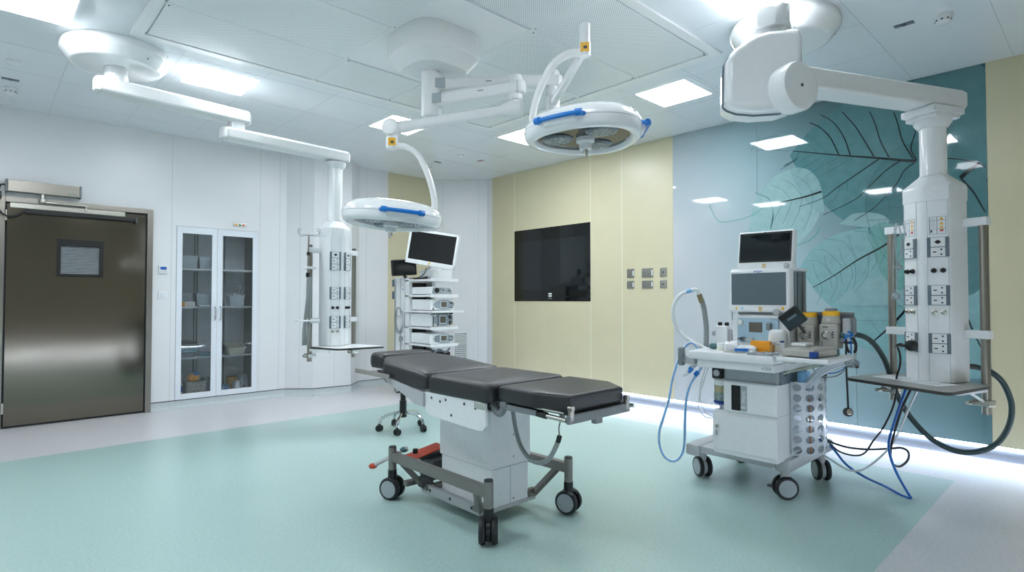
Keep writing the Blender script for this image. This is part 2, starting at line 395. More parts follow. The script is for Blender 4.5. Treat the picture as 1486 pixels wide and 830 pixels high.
# thin aluminium edges around the mural
# ---------------------------------------------------------------- printed glass mural
MU = thing('glass_mural', 'teal leaf-print glass wall mural behind the anaesthetic machine', 'mural', (XR, 1.985, .1))
def wy(x, y): p = PX(x, y, XR); return (p.y, p.z)
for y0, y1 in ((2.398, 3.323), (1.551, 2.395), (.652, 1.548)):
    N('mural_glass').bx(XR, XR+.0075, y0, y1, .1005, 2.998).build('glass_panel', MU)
MFR = fr((XR, 0, 0), (-1, 0, 0), (0, -1, 0))       # local x = -Y, local y = up, local z = towards the room
def wl(x, y):
    p = PX(x, y, XR); return (-p.y, p.z)
def clip(poly):
    def cut(P, f):
        out = []
        for i in range(len(P)):
            a, c = P[i], P[(i+1) % len(P)]; fa, fc = f(a), f(c)
            if fa >= 0: out.append(a)
            if (fa >= 0) != (fc >= 0):
                t = fa/(fa-fc); out.append((a[0]+(c[0]-a[0])*t, a[1]+(c[1]-a[1])*t))
        return out
    for f in (lambda p: p[0]+3.323, lambda p: -.652-p[0], lambda p: 2.998-p[1], lambda p: p[1]-.101):
        if len(poly) > 2: poly = cut(poly, f)
    return poly
def leaf(m, outline, h):
    P = smooth([(*wl(*q), 0) for q in outline+outline[:1]], 6)[:-1]
    poly = clip([(p.x, p.y) for p in P])
    if len(poly) > 2: N(m).prism(poly, h, MFR).build('leaf_print', MU)
def inside(p): return -3.32 < p.x < -.655 and .104 < p.y < 2.995
def vein(b, pts, w0, w1, h=.0016, n=7):
    w0 *= .8; w1 *= .8
    b = N(b)
    P = smooth([(*wl(*q), 0) for q in pts], n)
    for i in range(len(P)-1):
        if not (inside(P[i]) and inside(P[i+1])): continue
        d = (P[i+1]-P[i]); nn = Vector((-d.y, d.x, 0)).normalized()
        wa = (w0+(w1-w0)*i/(len(P)-1))/2; wb = (w0+(w1-w0)*(i+1)/(len(P)-1))/2
        a, c = P[i], P[i+1]
        b.prism([(p.x, p.y) for p in (a-nn*wa, c-nn*wb, c+nn*wb, a+nn*wa)], h, MFR)
    if len(b.bm.verts): b.build('leaf_vein', MU)
leaf('leaf_dark', [(1146, 226), (1160, 250), (1185, 285), (1225, 320), (1290, 345), (1345, 330), (1400, 300), (1440, 240), (1445, 150), (1425, 95), (1370, 105), (1250, 140), (1205, 165), (1170, 195)], .0003)
leaf('leaf_pale', [(1086, 335), (1098, 285), (1125, 255), (1160, 244), (1180, 252), (1192, 275), (1192, 300), (1180, 330), (1150, 360), (1115, 375), (1085, 360)], .0006)
leaf('leaf_soft', [(1146, 246), (1158, 243), (1172, 246), (1184, 256), (1191, 270), (1194, 288), (1196, 306), (1188, 309), (1176, 300), (1164, 284), (1153, 264)], .0008)
leaf('leaf_deep', [(1254, 300), (1258, 270), (1275, 240), (1300, 215), (1340, 205), (1390, 210), (1425, 245), (1436, 300), (1430, 400), (1400, 430), (1330, 420), (1285, 380), (1262, 340)], .0007)
leaf('leaf_mid', [(1160, 390), (1180, 360), (1215, 340), (1260, 330), (1330, 325), (1436, 330), (1440, 470), (1380, 500), (1270, 480), (1200, 440)], .0005)
leaf('leaf_soft', [(1210, 440), (1240, 415), (1270, 402), (1300, 400), (1330, 420), (1320, 440), (1270, 445)], .0009)
leaf('leaf_green', [(1262, 330), (1285, 322), (1310, 340), (1320, 375), (1310, 420), (1285, 405), (1268, 370)], .001)
leaf('leaf_soft', [(1218, 325), (1240, 310), (1275, 310), (1290, 322), (1260, 330)], .0009)
leaf('leaf_mid', [(1200, 470), (1260, 440), (1330, 430), (1438, 450), (1442, 540), (1380, 545), (1300, 520), (1240, 500)], .0004)
b = 'vein_black'
vein(b, [(1150, 219), (1215, 225), (1270, 229), (1315, 233), (1330, 233)], .006, .034)
for q in ([(1330, 232), (1322, 215), (1329, 190), (1333, 165)], [(1325, 230), (1310, 205), (1303, 180), (1297, 163)], [(1290, 228), (1278, 205), (1270, 180), (1262, 162)], [(1268, 227), (1255, 205), (1240, 182), (1222, 162)], [(1234, 225), (1225, 200), (1210, 178), (1190, 166)], [(1217, 224), (1205, 200), (1190, 185), (1175, 178)]): vein(b, q, .013, .007)
for q in ([(1327, 236), (1312, 248), (1300, 268), (1270, 300), (1240, 320)], [(1307, 233), (1285, 248), (1262, 270), (1240, 290), (1195, 312)], [(1275, 231), (1240, 255), (1215, 272), (1193, 288), (1160, 300)]): vein(b, q, .012, .004)
vein(b, [(1335, 231), (1380, 230), (1417, 236), (1432, 244)], .012, .01)
vein(b, [(1421, 236), (1408, 246), (1394, 258)], .02, .04)
vein(b, [(1394, 258), (1412, 278), (1424, 298), (1430, 308)], .016, .008)
vein(b, [(1113, 297), (1140, 292), (1170, 285), (1192, 278)], .006, .022)
vein(b, [(1180, 417), (1210, 400), (1245, 377), (1285, 355), (1318, 328)], .006, .024)
vein(b, [(1262, 500), (1285, 480), (1307, 458), (1320, 442)], .012, .026)
vein(b, [(1400, 450), (1412, 480), (1424, 505), (1432, 520)], .014, .006)
b = 'vein_thin'
for q in ([(1240, 227), (1215, 242), (1180, 262)], [(1222, 226), (1195, 240), (1168, 256)], [(1200, 224), (1175, 238), (1158, 248)], [(1180, 222), (1165, 232), (1152, 240)], [(1200, 224), (1185, 205), (1170, 196)], [(1188, 223), (1178, 212), (1168, 206)],
          [(1146, 219), (1115, 218), (1097, 219)], [(1090, 219), (1098, 206), (1115, 199), (1132, 197)], [(1300, 268), (1312, 290), (1308, 320)], [(1320, 262), (1316, 290), (1318, 300)], [(1320, 240), (1312, 260), (1312, 285)], [(1288, 285), (1290, 305), (1283, 325)], [(1265, 305), (1300, 301), (1318, 300)],
          [(1258, 320), (1290, 318), (1318, 313)], [(1275, 262), (1300, 275)], [(1218, 272), (1214, 285), (1200, 298)], [(1230, 262), (1229, 278)], [(1180, 282), (1176, 310), (1165, 335)], [(1165, 286), (1158, 310), (1148, 330)], [(1150, 290), (1142, 312), (1135, 325)], [(1135, 293), (1128, 310), (1120, 322)],
          [(1180, 282), (1170, 265), (1155, 255)], [(1165, 286), (1150, 268), (1135, 260)], [(1148, 290), (1135, 275), (1118, 268)],
          [(1243, 378), (1225, 352), (1195, 346)], [(1225, 390), (1200, 365), (1180, 362)], [(1210, 400), (1190, 380), (1172, 378)], [(1262, 366), (1258, 400), (1240, 425)], [(1240, 380), (1242, 400), (1238, 420)], [(1285, 352), (1262, 338), (1240, 335)], [(1270, 362), (1272, 380), (1262, 395)], [(1220, 395), (1222, 410)], [(1205, 402), (1207, 418)],
          [(1240, 445), (1290, 444), (1320, 445)], [(1245, 465), (1290, 465)], [(1300, 463), (1312, 485), (1316, 500)], [(1312, 452), (1325, 470)],
          [(1400, 330), (1420, 328), (1436, 330)], [(1400, 345), (1436, 342)], [(1400, 360), (1420, 358), (1437, 357)], [(1402, 400), (1437, 402)], [(1402, 430), (1438, 436)], [(1404, 300), (1435, 303)], [(1403, 262), (1434, 280)], [(1404, 258), (1434, 262)],
          [(1262, 330), (1256, 300), (1264, 262), (1290, 230)], [(1290, 380), (1275, 360), (1262, 330)], [(1395, 210), (1415, 225), (1424, 240)], [(1380, 212), (1388, 228)]): vein(b, q, .0035, .0025)
rv = random.Random(9)
def side(mid, n, ln, up, k=.5):
    P = smooth([(*q, 0) for q in mid], 12)
    for i in range(n):
        p = P[int((i+.7)/n*(len(P)-1))]; q = P[min(len(P)-1, int((i+.7)/n*(len(P)-1))+2)]
        d = (q-p).normalized(); nn = Vector((d.y, -d.x, 0))*(1 if up else -1); L = ln*(.75+.4*rv.random())
        vein(b, [(p.x, p.y), tuple((p+nn*L*.5-d*L*.2*k)[:2]), tuple((p+nn*L-d*L*k)[:2])], .003, .002, n=5)
side([(1180, 417), (1245, 377), (1318, 328)], 7, 34, True, -.2); side([(1180, 417), (1245, 377), (1318, 328)], 6, 30, False, .9)
side([(1262, 500), (1307, 458), (1320, 442)], 4, 26, True, -.1); side([(1120, 296), (1192, 278)], 6, 34, False, .3); side([(1120, 296), (1192, 278)], 5, 22, True, .9)
side([(1160, 220), (1315, 233)], 9, 26, False, .9)
b = 'vein_green'
for q in ([(1030, 298), (1036, 312), (1044, 321), (1060, 321), (1090, 313), (1113, 297)], [(1190, 330), (1180, 345), (1160, 355), (1130, 362), (1105, 358)]): vein(b, q, .007, .005)
# ---------------------------------------------------------------- steel door
D = tag(thing('door_1', None, None, (.755, YB, 0)), kind='structure')
for q in list(D.keys()): pass
y0, y1 = 7.035, YB+T
b = N('steel')
b.bx(DX0-.07, DX0+.012, y0, y1, 0, DZ+.005, .003); b.bx(DX1-.05, DX1+.005, y0, y1, 0, DZ+.005, .003); b.bx(DX0+.012, DX1-.05, y0, y1, DZ-.045, DZ+.005, .003)
b.build('door_frame', D)
N('black_line').bx(DX0+.012, DX1-.05, 7.075, 7.1, .004, DZ-.045).build('door_seal', D)
WX0, WX1, WZ0, WZ1 = .575, .895, 1.435, 1.735
b = N('door_steel'); lx0, lx1, lz0, lz1 = DX0+.026, DX1-.064, .022, 2.09
ya, yb = 7.045, 7.074
b.bx(lx0, WX0, ya, yb, lz0, lz1); b.bx(WX1, lx1, ya, yb, lz0, lz1); b.bx(WX0, WX1, ya, yb, lz0, WZ0); b.bx(WX0, WX1, ya, yb, WZ1, lz1)
LF = b.build('door_leaf', D)
b = N('black_plastic'); b.bx(WX0-.022, WX1+.03, 7.036, 7.05, WZ1-.012, WZ1+.055, .004); b.bx(WX0-.022, WX1+.03, 7.038, 7.05, WZ0-.018, WZ0+.012, .004)
b.bx(WX0-.022, WX0+.008, 7.038, 7.05, WZ0, WZ1, .004); b.bx(WX1-.006, WX1+.03, 7.038, 7.05, WZ0, WZ1, .004)
WN = b.build('vision_panel', LF)
b = N('blind')
for k in range(20):
    z = WZ0+.02+k*.0145; b.box(((WX0+WX1)/2, 7.06, 0), (.31, .012, .0012), M=Matrix.Translation((0, 7.06, z)) @ Matrix.Rotation(.75, 4, 'X') @ Matrix.Translation((0, -7.06, 0)))
b.use('slate_grey').bx(WX0, WX1, 7.070, 7.073, WZ0, WZ1)
b.build('blind', WN); N('pane').bx(WX0, WX1, 7.050, 7.053, WZ0, WZ1).build('pane', WN)
for z in (.19, 1.98): N('steel_bright').cyl((DX0+.018, 7.036, z-.05), (DX0+.018, 7.036, z+.05), .011, seg=12).build('hinge', D)
b = N('steel_bright'); b.bx(DX0+.045, 1.1, 7.03, 7.045, 2.055, 2.1, .002); b.build('slide_rail', D)
# door operator
OP = thing('door_operator', 'long brushed steel box on the wall above the steel door', 'door opener', (.45, 7.08, 2.2))
b = N('steel'); b.bx(.185, .715, 6.985, 7.08, 2.2, 2.305, .004); b.build('housing', OP)
b = N('mid_grey'); b.bx(.168, .185, 6.98, 7.08, 2.193, 2.312, .004); b.build('end_cap', OP)
b = N('mid_grey'); b.bx(.715, .732, 6.98, 7.08, 2.193, 2.312, .004); b.build('end_cap', OP)
b = N('slate_grey')
for q, w in ((.629, .006), (.638, .008), (.664, .009), (.676, .01), (.688, .008)): b.bx(q-w/2, q+w/2, 6.984, 6.986, 2.216, 2.228)
b.use('green_dot').box((.65, 6.985, 2.222), (.009, .002, .009)); b.build('lettering', OP)
b = N('steel_bright'); b.cyl((.435, 7.01, 2.2), (.435, 7.01, 2.125), .018, bev=.002); b.cyl((.435, 7.01, 2.15), (.435, 7.01, 2.118), .03, bev=.004); b.build('spindle', OP)
b = N('steel_bright'); b.box((0, 0, 0), (.36, .022, .012), .003, fr((.6, 7.005, 2.123), (0, 0, 1), (1, -.02, 0))); b.bx(.765, .778, 6.998, 7.03, 2.075, 2.128, .002); b.build('swing_arm', OP)
b = N('black_plastic'); b.bx(.31, 1.185, 6.985, 7.03, 2.005, 2.05, .006, seg=2); S = thing('safety_sensor', 'black sensor bar across the top of the steel door', 'sensor', (.75, 7.03, 2.0)); b.build('sensor_bar', S)
N('dark_grey').bx(1.185, 1.21, 6.983, 7.032, 1.992, 2.052, .005).build('end_cap', S)
b = N('black_rubber'); b.tube([(.175, 7.02, 2.26), (.135, 7.02, 2.25), (.115, 7.0, 2.15), (.12, 7.0, 2.05), (.15, 6.995, 1.99), (.2, 6.99, 1.965), (.26, 6.99, 1.985), (.315, 7.0, 2.035)], .0075)
CB = thing('door_cable', 'black cable looping from the door opener box to the sensor bar', 'cable', (.14, 7.0, 2.0)); b.build('cable', CB)
N('black_plastic').bx(.1, .145, 6.98, 7.035, 2.13, 2.19, .004).build('cable_clip', CB)
# ---------------------------------------------------------------- glazed wall cupboard
C = thing('wall_cupboard', 'white built-in wall cupboard with two glazed doors', 'cupboard', ((KX0+KX1)/2, YB, KZ0))
kd = YB+.42
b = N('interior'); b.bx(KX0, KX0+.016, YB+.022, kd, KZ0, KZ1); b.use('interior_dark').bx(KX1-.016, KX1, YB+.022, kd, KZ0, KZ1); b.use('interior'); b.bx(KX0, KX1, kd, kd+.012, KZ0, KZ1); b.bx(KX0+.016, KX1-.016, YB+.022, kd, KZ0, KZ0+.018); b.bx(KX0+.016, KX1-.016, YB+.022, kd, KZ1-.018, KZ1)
b.build('carcass', C)
b = N('interior_dark')
for x in (1.87, 1.9, 2.2): b.bx(x-.006, x+.006, kd-.012, kd, KZ0+.02, KZ1-.02)
b.build('shelf_upright', C)
SH = (.545, 1.115, 1.545)
for z in SH: N('med_white').bx(KX0+.02, KX1-.02, YB+.05, kd-.015, z-.018, z, .002).build('shelf', C)
yc = YB-.006
def cab_door(x0, x1, hx):
    b = N('door_white'); s = .056
    b.bx(x0, x0+s, yc, YB+.018, KZ0+.002, KZ1-.002, .0015); b.bx(x1-s, x1, yc, YB+.018, KZ0+.002, KZ1-.002, .0015)
    b.bx(x0+s, x1-s, yc, YB+.018, KZ0+.002, KZ0+.064); b.bx(x0+s, x1-s, yc, YB+.018, KZ1-.075, KZ1-.002)
    d = b.build('door', C)
    N('pane').bx(x0+s-.004, x1-s+.004, YB+.004, YB+.008, KZ0+.06, KZ1-.07).build('pane', d)
    N('chrome').tube([(hx, yc, .955), (hx, yc-.03, .985), (hx, yc-.034, 1.035), (hx, yc-.03, 1.085), (hx, yc, 1.115)], .0075, 8).build('handle', d)
    return d
d1 = cab_door(KX0+.003, 2.0015-.001, 1.978); d2 = cab_door(2.0025, KX1-.003, 2.034)
for z in (.3, .8, 1.78):
    for x, s in ((KX1-.03, -1),): N('dark_grey').bx(x-.03, x+.01, YB+.022, YB+.06, z-.02, z+.02, .006).build('hinge', C)
# contents
def box_item(name, lab, cat, m, c, d, rot=0, bev=.006, extra=None, grp=None):
    M = rz(rot, c); b = N(m, M); b.bx(-d[0]/2, d[0]/2, -d[1]/2, d[1]/2, 0, d[2], bev)
    if extra: extra(b, d)
    return tag(b.build(name, loc=c), lab, cat, grp)
def bin_item(name, lab, m, c, d, lip=.012, th=.005, slope=.86, front=1.0, cat='container'):
    b = N(m, rz(0, c)); w, dp, h = d; k = slope
    out0 = [(-w/2*k, -dp/2*k), (w/2*k, -dp/2*k), (w/2*k, dp/2*k), (-w/2*k, dp/2*k)]; out1 = [(-w/2, -dp/2), (w/2, -dp/2), (w/2, dp/2), (-w/2, dp/2)]
    hh = [h*front, h*front, h, h]
    sc = lambda P, o: [(x*(1-o/abs(x)), y*(1-o/abs(y))) for x, y in P]
    R = [[(x, y, 0) for x, y in out0], [(x, y, hh[i]-.01) for i, (x, y) in enumerate(out1)], [(x*(1+lip/abs(x)), y*(1+lip/abs(y)), hh[i]-.008) for i, (x, y) in enumerate(out1)], [(x*(1+lip/abs(x)), y*(1+lip/abs(y)), hh[i]) for i, (x, y) in enumerate(out1)],
         [(x, y, hh[i]) for i, (x, y) in enumerate(sc(out1, th))], [(x, y, th) for x, y in sc(out0, th)]]
    b.loft(R); return tag(b.build(name, loc=c), lab, cat)
def packet(name, lab, cat, m, c, d, rot=0, grp=None, seed=0, m2=None):
    """a soft flat pack with a pinched, wavy edge"""
    r = random.Random(seed); M = rz(rot, c); b = N(m, M); n = 20; rings = []
    for s, zz in ((.9, .0), (1., .25), (1.02, .45), (.95, .75), (.7, 1.)):
        rings.append([(d[0]/2*s*math.copysign(abs(math.cos(2*PI*k/n))**.45, math.cos(2*PI*k/n))*(1+.03*r.uniform(-1, 1)), d[1]/2*s*math.copysign(abs(math.sin(2*PI*k/n))**.45, math.sin(2*PI*k/n))*(1+.03*r.uniform(-1, 1)), d[2]*zz*(1+(.14*r.uniform(-1, 1) if zz > .3 else 0))) for k in range(n)])
    b.loft(rings)
    if m2: b.use(m2).bx(-d[0]*.18, d[0]*.25, -d[1]/2*1.025, -d[1]*.3, d[2]*.3, d[2]*.72, .003)
    return tag(b.build(name, loc=c), lab, cat, grp)
yfr = YB+.12
bin_item('storage_bin', 'clear plastic bin at the left of the top cupboard shelf', 'clear_plastic', (1.74, yfr+.06, 1.546), (.17, .2, .15), .006)
bin_item('storage_bin', 'clear plastic bin at the right behind the left cupboard door, top shelf', 'clear_plastic', (1.915, yfr+.08, 1.546), (.15, .2, .14), .006)
bin_item('storage_bin', 'small clear tub behind the orange-ended carton', 'clear_plastic', (1.71, yfr+.16, 1.116), (.12, .12, .16), .006)
box_item('carton', 'small white carton with an orange end on the middle cupboard shelf', 'box', 'carton_white', (1.73, yfr-.01, 1.116), (.13, .07, .055), .05, .002, lambda b, d: b.use('orange').bx(-d[0]/2-.0006, -d[0]/2+.025, -d[1]/2-.0006, d[1]/2, .003, d[2]-.003))
bin_item('storage_bin', 'clear plastic bin standing behind the thin clear tray', 'clear_plastic', (1.9, yfr+.05, 1.116), (.18, .18, .15), .006)
bin_item('tray', 'thin clear tray on the middle cupboard shelf, left door', 'clear_plastic', (1.9, yfr-.085, 1.116), (.16, .07, .018), .004)
bt = bin_item('storage_bin', 'frosted tub of white supplies behind the right cupboard door', 'frosted', (2.235, yfr, 1.116), (.17, .15, .13), .008)
for k, (x, y, hgt) in enumerate(((2.19, yfr-.02, .125), (2.235, yfr+.01, .155), (2.275, yfr-.01, .14))):
    tag(N('white_plastic').bx(x-.018, x+.018, y-.02, y+.02, 1.123, 1.116+hgt, .006).build('supply_pack'), ['short white pack at the left of the frosted tub', 'tall white pack in the middle of the frosted tub', 'white pack at the right of the frosted tub'][k], 'pack', 'white packs in the frosted tub')
b = N('clear_plastic'); b.tube([(2.29, yfr+.13, 1.12), (2.31, yfr+.14, 1.22), (2.335, yfr+.14, 1.3), (2.35, yfr+.14, 1.36)], .012, 8); b.tube([(2.33, yfr+.1, 1.12), (2.35, yfr+.11, 1.24), (2.37, yfr+.11, 1.32)], .014, 8); b.tube([(2.25, yfr+.14, 1.37), (2.3, yfr+.14, 1.355), (2.35, yfr+.14, 1.36)], .006, 8)
tag(b.build('clear_tubing'), 'upright clear tubing behind the frosted tub in the cupboard', 'tubing')
for k, (z, dx, lab, m) in enumerate(((.546, 0, 'clear wrapped pack at the bottom of the tall pile in the cupboard', 'clear_bag'), (.596, .005, 'white and teal wrapped pack second from the bottom of the pile', 'teal_paper'), (.636, -.008, 'crinkled white wrapped pack in the middle of the pile', 'white_plastic'), (.668, .004, 'grey-green wrapped pack second from the top of the pile', 'hose_grey'), (.698, -.01, 'dark grey-blue wrapped pack topmost of the pile', 'slate_grey'))):
    packet('wrapped_pack', lab, 'pack', m, (1.74+dx, yfr+.03, z), (.2, .2, (.05, .042, .034, .032, .03)[k]), .05*k, 'wrapped packs in the cupboard pile', k)
packet('wrapped_pack', 'flat teal-edged pack lying right of the tall pile of packs', 'pack', 'teal_paper', (1.92, yfr+.04, .546), (.15, .2, .045), .1, None, 11)
packet('wrapped_pack', 'small flat pack lying left of the white open-front bin', 'pack', 'pale_blue', (2.06, yfr+.02, .546), (.09, .1, .035), .2, None, 12)
bin_item('storage_bin', 'white open-front bin on the lower shelf behind the right cupboard door', 'ivory', (2.235, yfr, .546), (.19, .2, .135), .012, .005, .8, .62)
# floor of the cupboard
zf = KZ0+.019
b = N('white_plastic'); b.lathe([(.036, 0), (.04, .01), (.04, .14), (.03, .18), (.013, .2), (.013, .22)], fr((1.652, yfr+.0, zf))); SB = thing('spray_bottle', 'white and blue spray bottle at the left of the cupboard floor', 'bottle', (1.652, yfr, zf)); b.build('bottle', SB)
N('blue').lathe([(.0405, .05), (.0408, .05), (.0408, .12), (.0405, .12)], fr((1.652, yfr, zf))).build('bottle_label', SB)
b = N('white_plastic'); b.bx(1.632, 1.69, yfr-.014, yfr+.014, zf+.221, zf+.25, .006); b.bx(1.68, 1.688, yfr-.006, yfr+.006, zf+.19, zf+.225, .002); b.build('trigger', SB)
bin_item('supply_crate', 'taupe plastic crate on the cupboard floor beside the spray bottle', 'bin_grey', (1.81, yfr+.02, zf), (.2, .19, .16), .006, slope=.95, cat='crate')
b = N('orange', rz(.25, (1.8, yfr-.005, zf+.165))); b.prism([(-.07, .0), (-.03, -.03), (.045, -.02), (.05, .035), (.0, .06), (-.04, .04)], .05, fr((0, 0, 0), (0, -1, 0), (1, 0, 0)), -.02); b.use('blue').prism([(-.02, .035), (.045, .035), (.03, .068), (.0, .066)], .056, fr((0, 0, 0), (0, -1, 0), (1, 0, 0)), -.023)
o = tag(b.build('cleaning_wipes'), 'orange and blue packet lying on the taupe crate', 'packet'); o.location.z = zf+.162
bin_item('storage_bin', 'frosted bin right of the taupe crate on the cupboard floor', 'clear_plastic', (1.968, yfr+.1, zf), (.08, .2, .17), .005, slope=.95)
packet('blue_pack', 'soft blue pack on the cupboard floor behind the right door', 'pack', 'pale_blue', (2.115, yfr-.02, zf), (.11, .12, .085), .1, None, 21, 'blue')
box_item('carton', 'brown carton standing behind the white bags on the cupboard floor', 'box', 'carton', (2.235, yfr+.1, zf), (.1, .1, .16), 0, .002)
for k, (x, y, s, lab) in enumerate(((2.25, yfr-.03, .12, 'small clear-white bag in front of the brown carton'), (2.335, yfr+.01, .18, 'larger clear-white bag at the right end of the cupboard floor'))):
    packet('plastic_bag', lab, 'bag', 'clear_bag' if k else 'white_plastic', (x, y, zf), (.07+.025*k, .1, s), .1, 'bags on the cupboard floor', 31+k)
# ---------------------------------------------------------------- wall fittings
t = thing('thermostat', 'white wall controller with a small blue display between door and cupboard', 'thermostat', (1.46, YB, 1.478))
N('white_plastic').bx(1.415, 1.503, YB-.022, YB, 1.477, 1.566, .005).build('housing', t); N('cable_blue').bx(1.43, 1.488, YB-.0235, YB-.021, 1.518, 1.55).build('display', t)
for x in (1.434, 1.452, 1.47, 1.487): N('mid_grey').bx(x-.004, x+.004, YB-.0235, YB-.02, 1.492, 1.499, .001).build('button', t)
t = thing('wall_socket', 'white square wall socket below the thermostat', 'socket', (1.456, YB, 1.2))
N('white_plastic').bx(1.413, 1.499, YB-.012, YB, 1.2, 1.289, .004).build('plate', t); N('door_white').bx(1.432, 1.48, YB-.018, YB-.01, 1.219, 1.27, .004).build('rocker', t)
t = thing('call_panel', 'small steel plate with yellow, green and red dots above the cupboard', 'indicator', (2.24, YB, 2.055))
N('steel_bright').bx(2.162, 2.314, YB-.008, YB, 2.052, 2.096, .003).build('plate', t)
for x, m in ((2.2, 'yellow'), (2.24, 'green_dot'), (2.28, 'red')): N(m).lathe([(.011, 0), (.011, .004), (.007, .007)], fr((x, YB-.008, 2.074), (0, -1, 0)), 12).build('button', t)
# wall screen
t = thing('wall_screen', 'large black glass screen set flush in the cream wall', 'screen', (XR, 5.167, 1.172))
N('screen_black').bx(XR-.006, XR+.01, 4.481, 5.854, 1.172, 2.163, .001).build('glass_front', t)
N('screen_dark').bx(XR-.0065, XR-.005, 4.57, 5.77, 1.32, 2.0).build('display', t)
b = N('white_plastic'); b.bx(XR-.0068, XR-.005, 5.135, 5.195, 1.262, 1.28, .002); b.bx(XR-.0068, XR-.005, 5.135, 5.195, 1.232, 1.25, .002); b.build('emblem', t)
N('mid_grey').bx(XR-.0066, XR-.005, 5.13, 5.2, 1.203, 1.212).build('lettering', t); N('blue').bx(XR-.0066, XR-.005, 5.715, 5.725, 1.28, 1.288).build('power_light', t)
# wall sockets beside the screen
names = {(0, 0): 'upper left', (1, 0): 'upper middle', (2, 0): 'upper right', (0, 1): 'lower left', (1, 1): 'lower middle', (2, 1): 'lower right'}
for i, (ya, yb_) in enumerate(((3.832, 3.933), (3.58, 3.727), (3.405, 3.49))):
    for j, (za, zb) in enumerate(((1.447, 1.552), (1.32, 1.413))):
        t = thing('wall_outlet', '%s steel %s on the cream wall left of the mural' % (names[i, j], 'double socket' if i == 1 else 'socket plate'), 'socket', (XR, (ya+yb_)/2, za), 'steel sockets on the cream wall')
        N('steel_bright').bx(XR-.009, XR, ya, yb_, za, zb, .003).build('plate', t)
        if i < 2:
            for cy in ([.5] if i == 0 else [.26, .74]):
                y = ya+(yb_-ya)*cy; z = (za+zb)/2-.008
                b = N('dark_grey')
                b.bx(XR-.0098, XR-.008, y-.003, y+.003, z+.01, z+.02); b.bx(XR-.0098, XR-.008, y-.016, y-.009, z-.012, z-.007); b.bx(XR-.0098, XR-.008, y+.009, y+.016, z-.012, z-.007)
                b.build('socket_holes', t)
            N('white_plastic').bx(XR-.012, XR-.008, ya+.004, ya+.02, za+.02, zb-.02, .002).build('switch', t)
        else: N('dark_grey').lathe([(.009, 0), (.009, .003), (.005, .003)], fr((XR-.008, (ya+yb_)/2, (za+zb)/2), (-1, 0, 0)), 14).build('jack', t)
# return-air grille on the corner chamfer
t = thing('air_grille', 'white louvred air grille low in the white corner', 'vent', (5.12, 6.88, .25))
a, c = Vector((4.98, 7.03, 0)), Vector((5.56, 6.46, 0)); d = (c-a).normalized(); nr = Vector((d.y, -d.x, 0))
if nr.y > 0: nr = -nr
p0 = PZ(658, 480, .7); u0 = None
def on_ch(x, y):
    r = ray(x, y); k = (a.x*nr.x+a.y*nr.y)/(r.x*nr.x+r.y*nr.y); return O+r*k
g0, g1, g2 = on_ch(657.5, 480), on_ch(679.5, 480), on_ch(658, 519)
u0 = (g0-a).dot(d); u1 = (g1-a).dot(d)
MG = Matrix((d, nr, Vector((0, 0, 1)))).transposed().to_4x4(); MG.translation = a
zt, zb = g0.z, .24
b = N('white_plastic', MG); s = .025
b.bx(u0, u1, -.001, .012, zt-s, zt, .002); b.bx(u0, u1, -.001, .012, zb, zb+s, .002); b.bx(u0, u0+s, -.001, .012, zb, zt, .002); b.bx(u1-s, u1, -.001, .012, zb, zt, .002); b.build('frame', t)
N('mid_grey', MG).bx(u0+s, u1-s, .0, .002, zb+s, zt-s).build('backing', t)
b = N('white_plastic', MG); n = 15
for k in range(n):
    z = zb+s+.012+k*(zt-zb-2*s-.02)/(n-1); b.box((0, 0, 0), (u1-u0-2*s, .014, .016), .001, Matrix.Translation(((u0+u1)/2, .006, z)) @ Matrix.Rotation(.7, 4, 'X'))
b.build('louvre', t)
# ---------------------------------------------------------------- ceiling fittings
LP = ((.18, 4.475, 'square ceiling light at the top left, cut by the frame'), (1.43, 5.03, 'ceiling light beside the left pendant arm and its round mount'), (3.17, 5.05, 'ceiling light behind the near-horizontal spring arm of the far surgical lamp'), (4.42, 4.44, 'ceiling light peeking out left of the near surgical lamp'), (4.42, 2.63, 'ceiling light between the near surgical lamp and the right pendant motor'), (3.22, 1.44, 'ceiling light above the right pendant mount, cut by the frame'))
for x, y, lab in LP:
    t = thing('ceiling_light', lab, 'light', (x, y, 3.0), 'square ceiling lights')
    b = N('ceiling_panel'); s = .3
    for q in ((x-s, x+s, y-s, y-.232), (x-s, x+s, y+.232, y+s), (x-s, x-.232, y-.232, y+.232), (x+.232, x+s, y-.232, y+.232)): b.bx(*q, 2.9985, 3.001)
    b.build('frame', t); N('light_panel').bx(x-.232, x+.232, y-.232, y+.232, 2.9965, 3.001).build('diffuser', t)
for x, y in ((1.43, 1.44), (.18, 2.62)):
    t = thing('ceiling_light', 'square ceiling light out of view above the camera', 'light', (x, y, 3.0), 'square ceiling lights')
    N('light_panel' if x < 1 else 'light_panel_low').bx(x-.232, x+.232, y-.232, y+.232, 2.9965, 3.001).build('diffuser', t)
def smoke(x, y, lab):
    t = thing('smoke_detector', lab, 'detector', (x, y, 2.95))
    N('white_plastic').lathe([(.05, 3.0), (.052, 2.985), (.05, 2.98)][::-1], Matrix.Translation((x, y, 0))).build('base', t)
    N('white_plastic').lathe([(.012, 2.945), (.03, 2.947), (.04, 2.955), (.044, 2.98)], Matrix.Translation((x, y, 0))).build('head', t)
    b = N('dark_grey')
    for k in range(8): a_ = 2*PI*k/8; b.box((.041, 0, 0), (.006, .012, .008), 0, Matrix.Translation((x, y, 2.964)) @ Matrix.Rotation(a_, 4, 'Z'))
    b.build('slots', t)
smoke(4.43, .72, 'white round smoke detector at the upper right of the ceiling')
smoke(.175, 6.42, 'white smoke detector on the ceiling at the far left')
smoke(4.4, 6.31, 'white smoke detector on the far ceiling above the cream strip')
